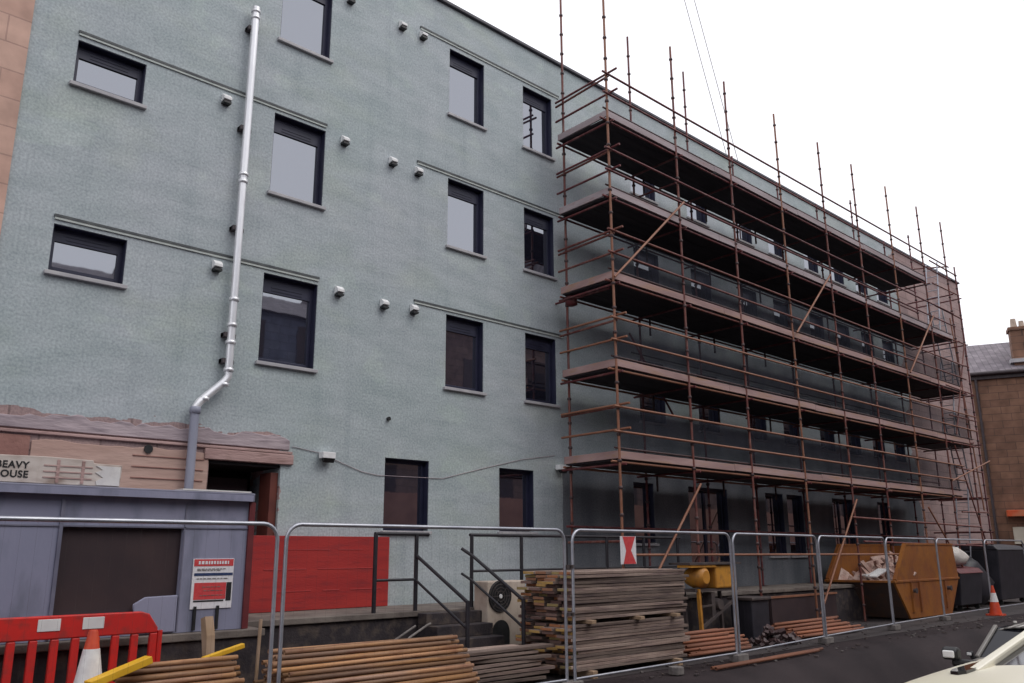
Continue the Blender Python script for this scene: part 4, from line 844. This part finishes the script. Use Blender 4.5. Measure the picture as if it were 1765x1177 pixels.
m = MB(); m.tube([Q(-9, -.34, EZ - .06), Q(16, -.34, EZ - .06)], .1, 8); m.bar(Q(-9, -.1, EZ - .22), Q(16, -.1, EZ - .22), .14, .25); m.build('gutter', MT['gutter'], tb)
for s in (.35, 3.55): m = MB(); m.tube([Q(s, -.12, 0), Q(s, -.12, EZ - .1)], .07, 8); m.build('downpipe', MT['gutter'], tb)
m = MB(); c = Q(2.75, .75, EZ + 1.35); m.obox(c, d * .42, nrm * .42, (0, 0, 1.0)); m.obox(c + Vector((0, 0, 1.02)), d * .5, nrm * .5, (0, 0, .09)); ch = m.build('chimney', MT['oldstone'], tb)
m = MB(); m.lathe(c + Vector((0, 0, 1.1)) - d * .15, [(.17, 0), (.15, .3), (.13, .55)], 10); m.build('chimney_pot', MT['pot'], ch); m = MB(); m.lathe(c + Vector((0, 0, 1.1)) + d * .22, [(.15, 0), (.13, .25), (.12, .4)], 10); m.build('chimney_pot', MT['pot'], ch)
m = MB(); m.bar(c + d * .5 + Vector((0, 0, .9)), c + d * 1.6 + Vector((0, 0, .05)), .5, .16); m.build('chimney_skew', MT['gutter'], ch)
m = MB(); m.obox(c + Vector((0, 0, -.75)) - nrm * .3, d * .6, nrm * .3, (0, 0, .1)); m.build('lead_flashing', MT['sill'], ch)
m = MB(); m.obox(Q(4.85, -.35, 3.55), d * 3.95, nrm * .3, (0, 0, .16)); m.build('orange_fascia', MT['orange'], tb, bevel=.02)
m = MB(); m.obox(Q(4.9, -.12, 2.45), d * 3.8, nrm * .1, (0, 0, .42)); m.build('cream_shopfront', MT['cream'], tb); m = MB(); m.obox(Q(4.9, -.08, .95), d * 3.8, nrm * .07, (0, 0, .92)); m.build('shop_window', MT['opening'], tb)
for s in (1.6, 6.2, 9.5):
    for z in (5.4, 8.6):
        if s < 2: continue
        m = MB(); m.obox(Q(s, -.01, z), d * .5, nrm * .05, (0, 0, .85)); m.build('window', MT['glass'], tb)
# street frontage across the road (seen mirrored in the panes)
def terrace(name, label, x0, x1, h, yb, mt):
    t = thing(name, label, 'building', ((x0 + x1) / 2, yb, 0), 'buildings across the street')
    m = MB(); m.box(x0, x1, yb - 9, yb, -.05, h); m.build('wall', mt, t)
    m = MB(); m.prism([(yb + .3, h), (yb - 9.3, h), (yb - 4.5, h + 2.2)], 'X', x0, x1); m.build('roof', MT['slate'], t)
    m = MB(); x = x0 + 1.5
    while x < x1 - 1.5:
        for z in (1.2, 4.2, 7.2, 10.2):
            if z + 1.8 < h: m.box(x, x + 1, yb - .02, yb + .03, z, z + 1.7)
        x += 2.6
    m.build('windows', MT['opening'], t)
    if x0 > 15:
        m = MB(); m.box(x0 + .4, x1 - .4, yb + .005, yb + .12, 0, 4.6); m.build('brown_front', MT['brownfront'], t)  # unseen front added to give the ground-floor panes a brown reflection
terrace('stone_terrace', 'lower grey stone terrace across the street, reflected in the left-hand panes', -25, 12, 11.8, -10, MT['greystone'])
terrace('stone_terrace', 'middle grey stone terrace across the street, reflected in the pane beside the pipe', 12.1, 22, 12.3, -10, MT['greystone'])
terrace('stone_terrace', 'taller stone terrace across the street, reflected in the panes left of the scaffold', 22.1, 38, 13.4, -10, MT['duskstone'])
terrace('stone_terrace', 'unseen tallest stone terrace across the street, raised to shade the scaffolded wall', 38.1, 85, 19.0, -10, MT['duskstone'])  # out of view; extra height cuts skylight on the lower wall opposite

# ================================================================ PARKED CARS
def car(name, label, loc, L_, W, hood, roof, ws, paint, cowl, hbf=.86, hrf=.66):
    """nose towards -X; ws = (windscreen base x, roof front x, roof rear x, tail x)"""
    t = thing(name, label, 'car', loc, None); lx, ly = loc[0], loc[1]
    b0, r0, r1, tl = ws
    st_ = [(0, .38, .60, .78), (.12, .22, .72, .90), (.5, .18, hood - .08, .97), (b0 * .6, .18, hood - .03, 1.0), (b0, .18, hood, 1.0), ((b0 + tl) / 2, .18, hood + .02, 1.0), (tl, .2, hood + .01, 1.0), (L_ - .12, .25, hood - .08, .94), (L_, .42, hood - .25, .82)]
    m = MB(); ring = []; NP = 15
    for x, zb, zt, ww in st_:
        hw = W / 2 * ww; sec = [(-hw * .96, zb), (-hw, zb + (zt - zb) * .35), (-hw * .995, zb + (zt - zb) * .7), (-hw * .95, zt - .05), (-hw * .86, zt - .012), (-hw * .5, zt + .022), (0, zt + .03)]
        sec = sec + [(-y, z) for y, z in sec[-2::-1]]; ring.append([(lx + x, ly + y, z) for y, z in sec])
    n = len(ring[0]); vs = [p for r_ in ring for p in r_]; fs = [(i * n + j, i * n + j + 1, (i + 1) * n + j + 1, (i + 1) * n + j) for i in range(len(ring) - 1) for j in range(n - 1)]
    fs += [(i * n + n - 1, i * n, (i + 1) * n, (i + 1) * n + n - 1) for i in range(len(ring) - 1)]
    m.add(vs, fs, 0, True); m.add(ring[0], [tuple(range(n))]); m.add(ring[-1], [tuple(range(n))])
    body = m.build('body', paint, t)
    md = body.modifiers.new('sub', 'SUBSURF'); md.levels = 2; md.render_levels = 2
    hb, hr = W / 2 * hbf, W / 2 * hrf
    m = MB()
    for (x, z, hw) in ((b0, hood - .02, hb), (r0, roof - .03, hr), (r1, roof - .03, hr), (tl, hood, hb)): m.v += [Vector((lx + x, ly - hw, z)), Vector((lx + x, ly + hw, z))]
    for f in ((0, 1, 3, 2), (2, 3, 5, 4), (4, 5, 7, 6), (0, 2, 4, 6), (1, 3, 5, 7)): m.f.append(list(f)); m.m.append(0); m.sm.append(False)
    m.build('glazing', MT['carglass'], t, bevel=.03)
    m = MB(); nseg = 8
    for i in range(nseg):                                    # arched roof skin
        a0, a1 = -1 + 2 * i / nseg, -1 + 2 * (i + 1) / nseg
        z = lambda a: roof + .035 * (1 - a * a) - (.05 * abs(a) ** 4)
        q_ = [(lx + r0 - .06, ly + hr * a0, z(a0) - .025), (lx + r0 - .06, ly + hr * a1, z(a1) - .025), (lx + r1 + .1, ly + hr * a1, z(a1)), (lx + r1 + .1, ly + hr * a0, z(a0))]
        m.add(q_ + [(x, y, zz - .03) for x, y, zz in q_], [(0, 1, 2, 3), (7, 6, 5, 4), (0, 4, 5, 1), (2, 6, 7, 3), (1, 5, 6, 2), (3, 7, 4, 0)], 0, True)
    m.build('roof', paint, t)
    for sgn in (-1, 1):
        for a_, b_ in (((lx + b0 - .02, ly + sgn * (hb + .01), hood - .01), (lx + r0, ly + sgn * (hr + .01), roof)), ((lx + tl, ly + sgn * hb, hood), (lx + r1 + .05, ly + sgn * (hr + .01), roof))):
            m = MB(); m.bar(a_, b_, .07, .055); m.build('pillar', paint, t, bevel=.015)
        m = MB(); y = ly + sgn * (W / 2 + .02); x = lx + (b0 if cowl is None else b0 + .62); m.prism([(x - .03, hood - .01), (x + .06, hood - .015), (x + .07, hood + .065), (x + .0, hood + .08), (x - .04, hood + .05)], 'Y', y - .06, y + .05); m.box(x, x + .05, min(y, y - sgn * .26), max(y, y - sgn * .26), hood - .06, hood - .005); mr = m.build('door_mirror', MT['black'], t, bevel=.02)
        m = MB(); m.box(x - .05, x - .032, y - .045, y + .035, hood + .005, hood + .055); m.build('mirror_cap', MT['lamp'], mr, bevel=.01)
        m = MB(); y = ly + sgn * W * .34; m.lathe((lx + .16, y, .62), [(.05, -.06), (.11, -.02), (.11, .06)], 14, 0, 'X'); m.build('headlight', MT['lamp'], t)
        for wx in (.85, L_ - .85):
            m = MB(); y = ly + sgn * (W / 2 - .1); m.lathe((lx + wx, y, .31), [(.24, -.1), (.31, -.08), (.31, .08), (.24, .1)], 24, 0, 'Y'); wh = m.build('wheel', MT['tyre'], t)
            m = MB(); m.lathe((lx + wx, y, .31), [(.2, -.105), (.21, -.1), (.21, .1), (.2, .105)], 18, 0, 'Y'); m.build('rim', MT['heras'], wh)
    m = MB(); m.obox((lx + .04, ly, .45), (.05, 0, 0), (0, W * .28, 0), (0, 0, .1)); m.build('grille', MT['black'], t)
    if cowl:
        hz = lambda v_: hood + (.022 - .034 * (abs(v_) - .44) / .31 if abs(v_) > .44 else .028) - .004
        m = MB(); k_ = len(cowl)
        m.add([(lx + u_, ly + v_, hz(v_) + .012) for u_, v_ in cowl] + [(lx + u_, ly + v_, hz(v_) - .03) for u_, v_ in cowl], [tuple(range(k_)), tuple(range(k_, 2 * k_))[::-1]] + [(i, (i + 1) % k_, k_ + (i + 1) % k_, k_ + i) for i in range(k_)])
        m.build('cowl_panel', MT['carglass'], t)
    return t
car('parked_car', 'pearl white low car at the lower right corner, its bonnet and windscreen corner in view', (4.2, 1.68, 0), 4.9, 1.75, .95, 1.26, (1.95, 4.1, 4.3, 4.75), MT['carcream'], [(1.70, .53), (1.74, .59), (1.9, .635), (2.3, .655), (3.2, .67), (3.2, .56), (2.2, .545), (1.9, .50), (1.76, .50)], .58, .55)
c2 = car('parked_car', 'silver car parked behind the white car, only its front and roof in view', (0, 0, 0), 4.2, 1.68, .93, 1.42, (1.35, 2.05, 3.2, 3.9), MT['carsilver'], None)
c2.location = (15.9, 5.3, -1.07); c2.rotation_euler = (0, 0, R(2))

# far guy cables rising from the roof
for x, l_ in ((0, 'thin grey cable slanting up from the roof into the sky, the left one'), (.7, 'thin grey cable slanting up from the roof into the sky, the right one')):
    m = MB(); m.tube([(23.9 + x, 14, 12.5), (17.0 + x, 14, 30.5)], .016, 5); o = m.build('guy_cable', MT['wire'], org=(23.9 + x, 14, 12.5)); tag(o, l_, 'cable', 'cables above the roof')
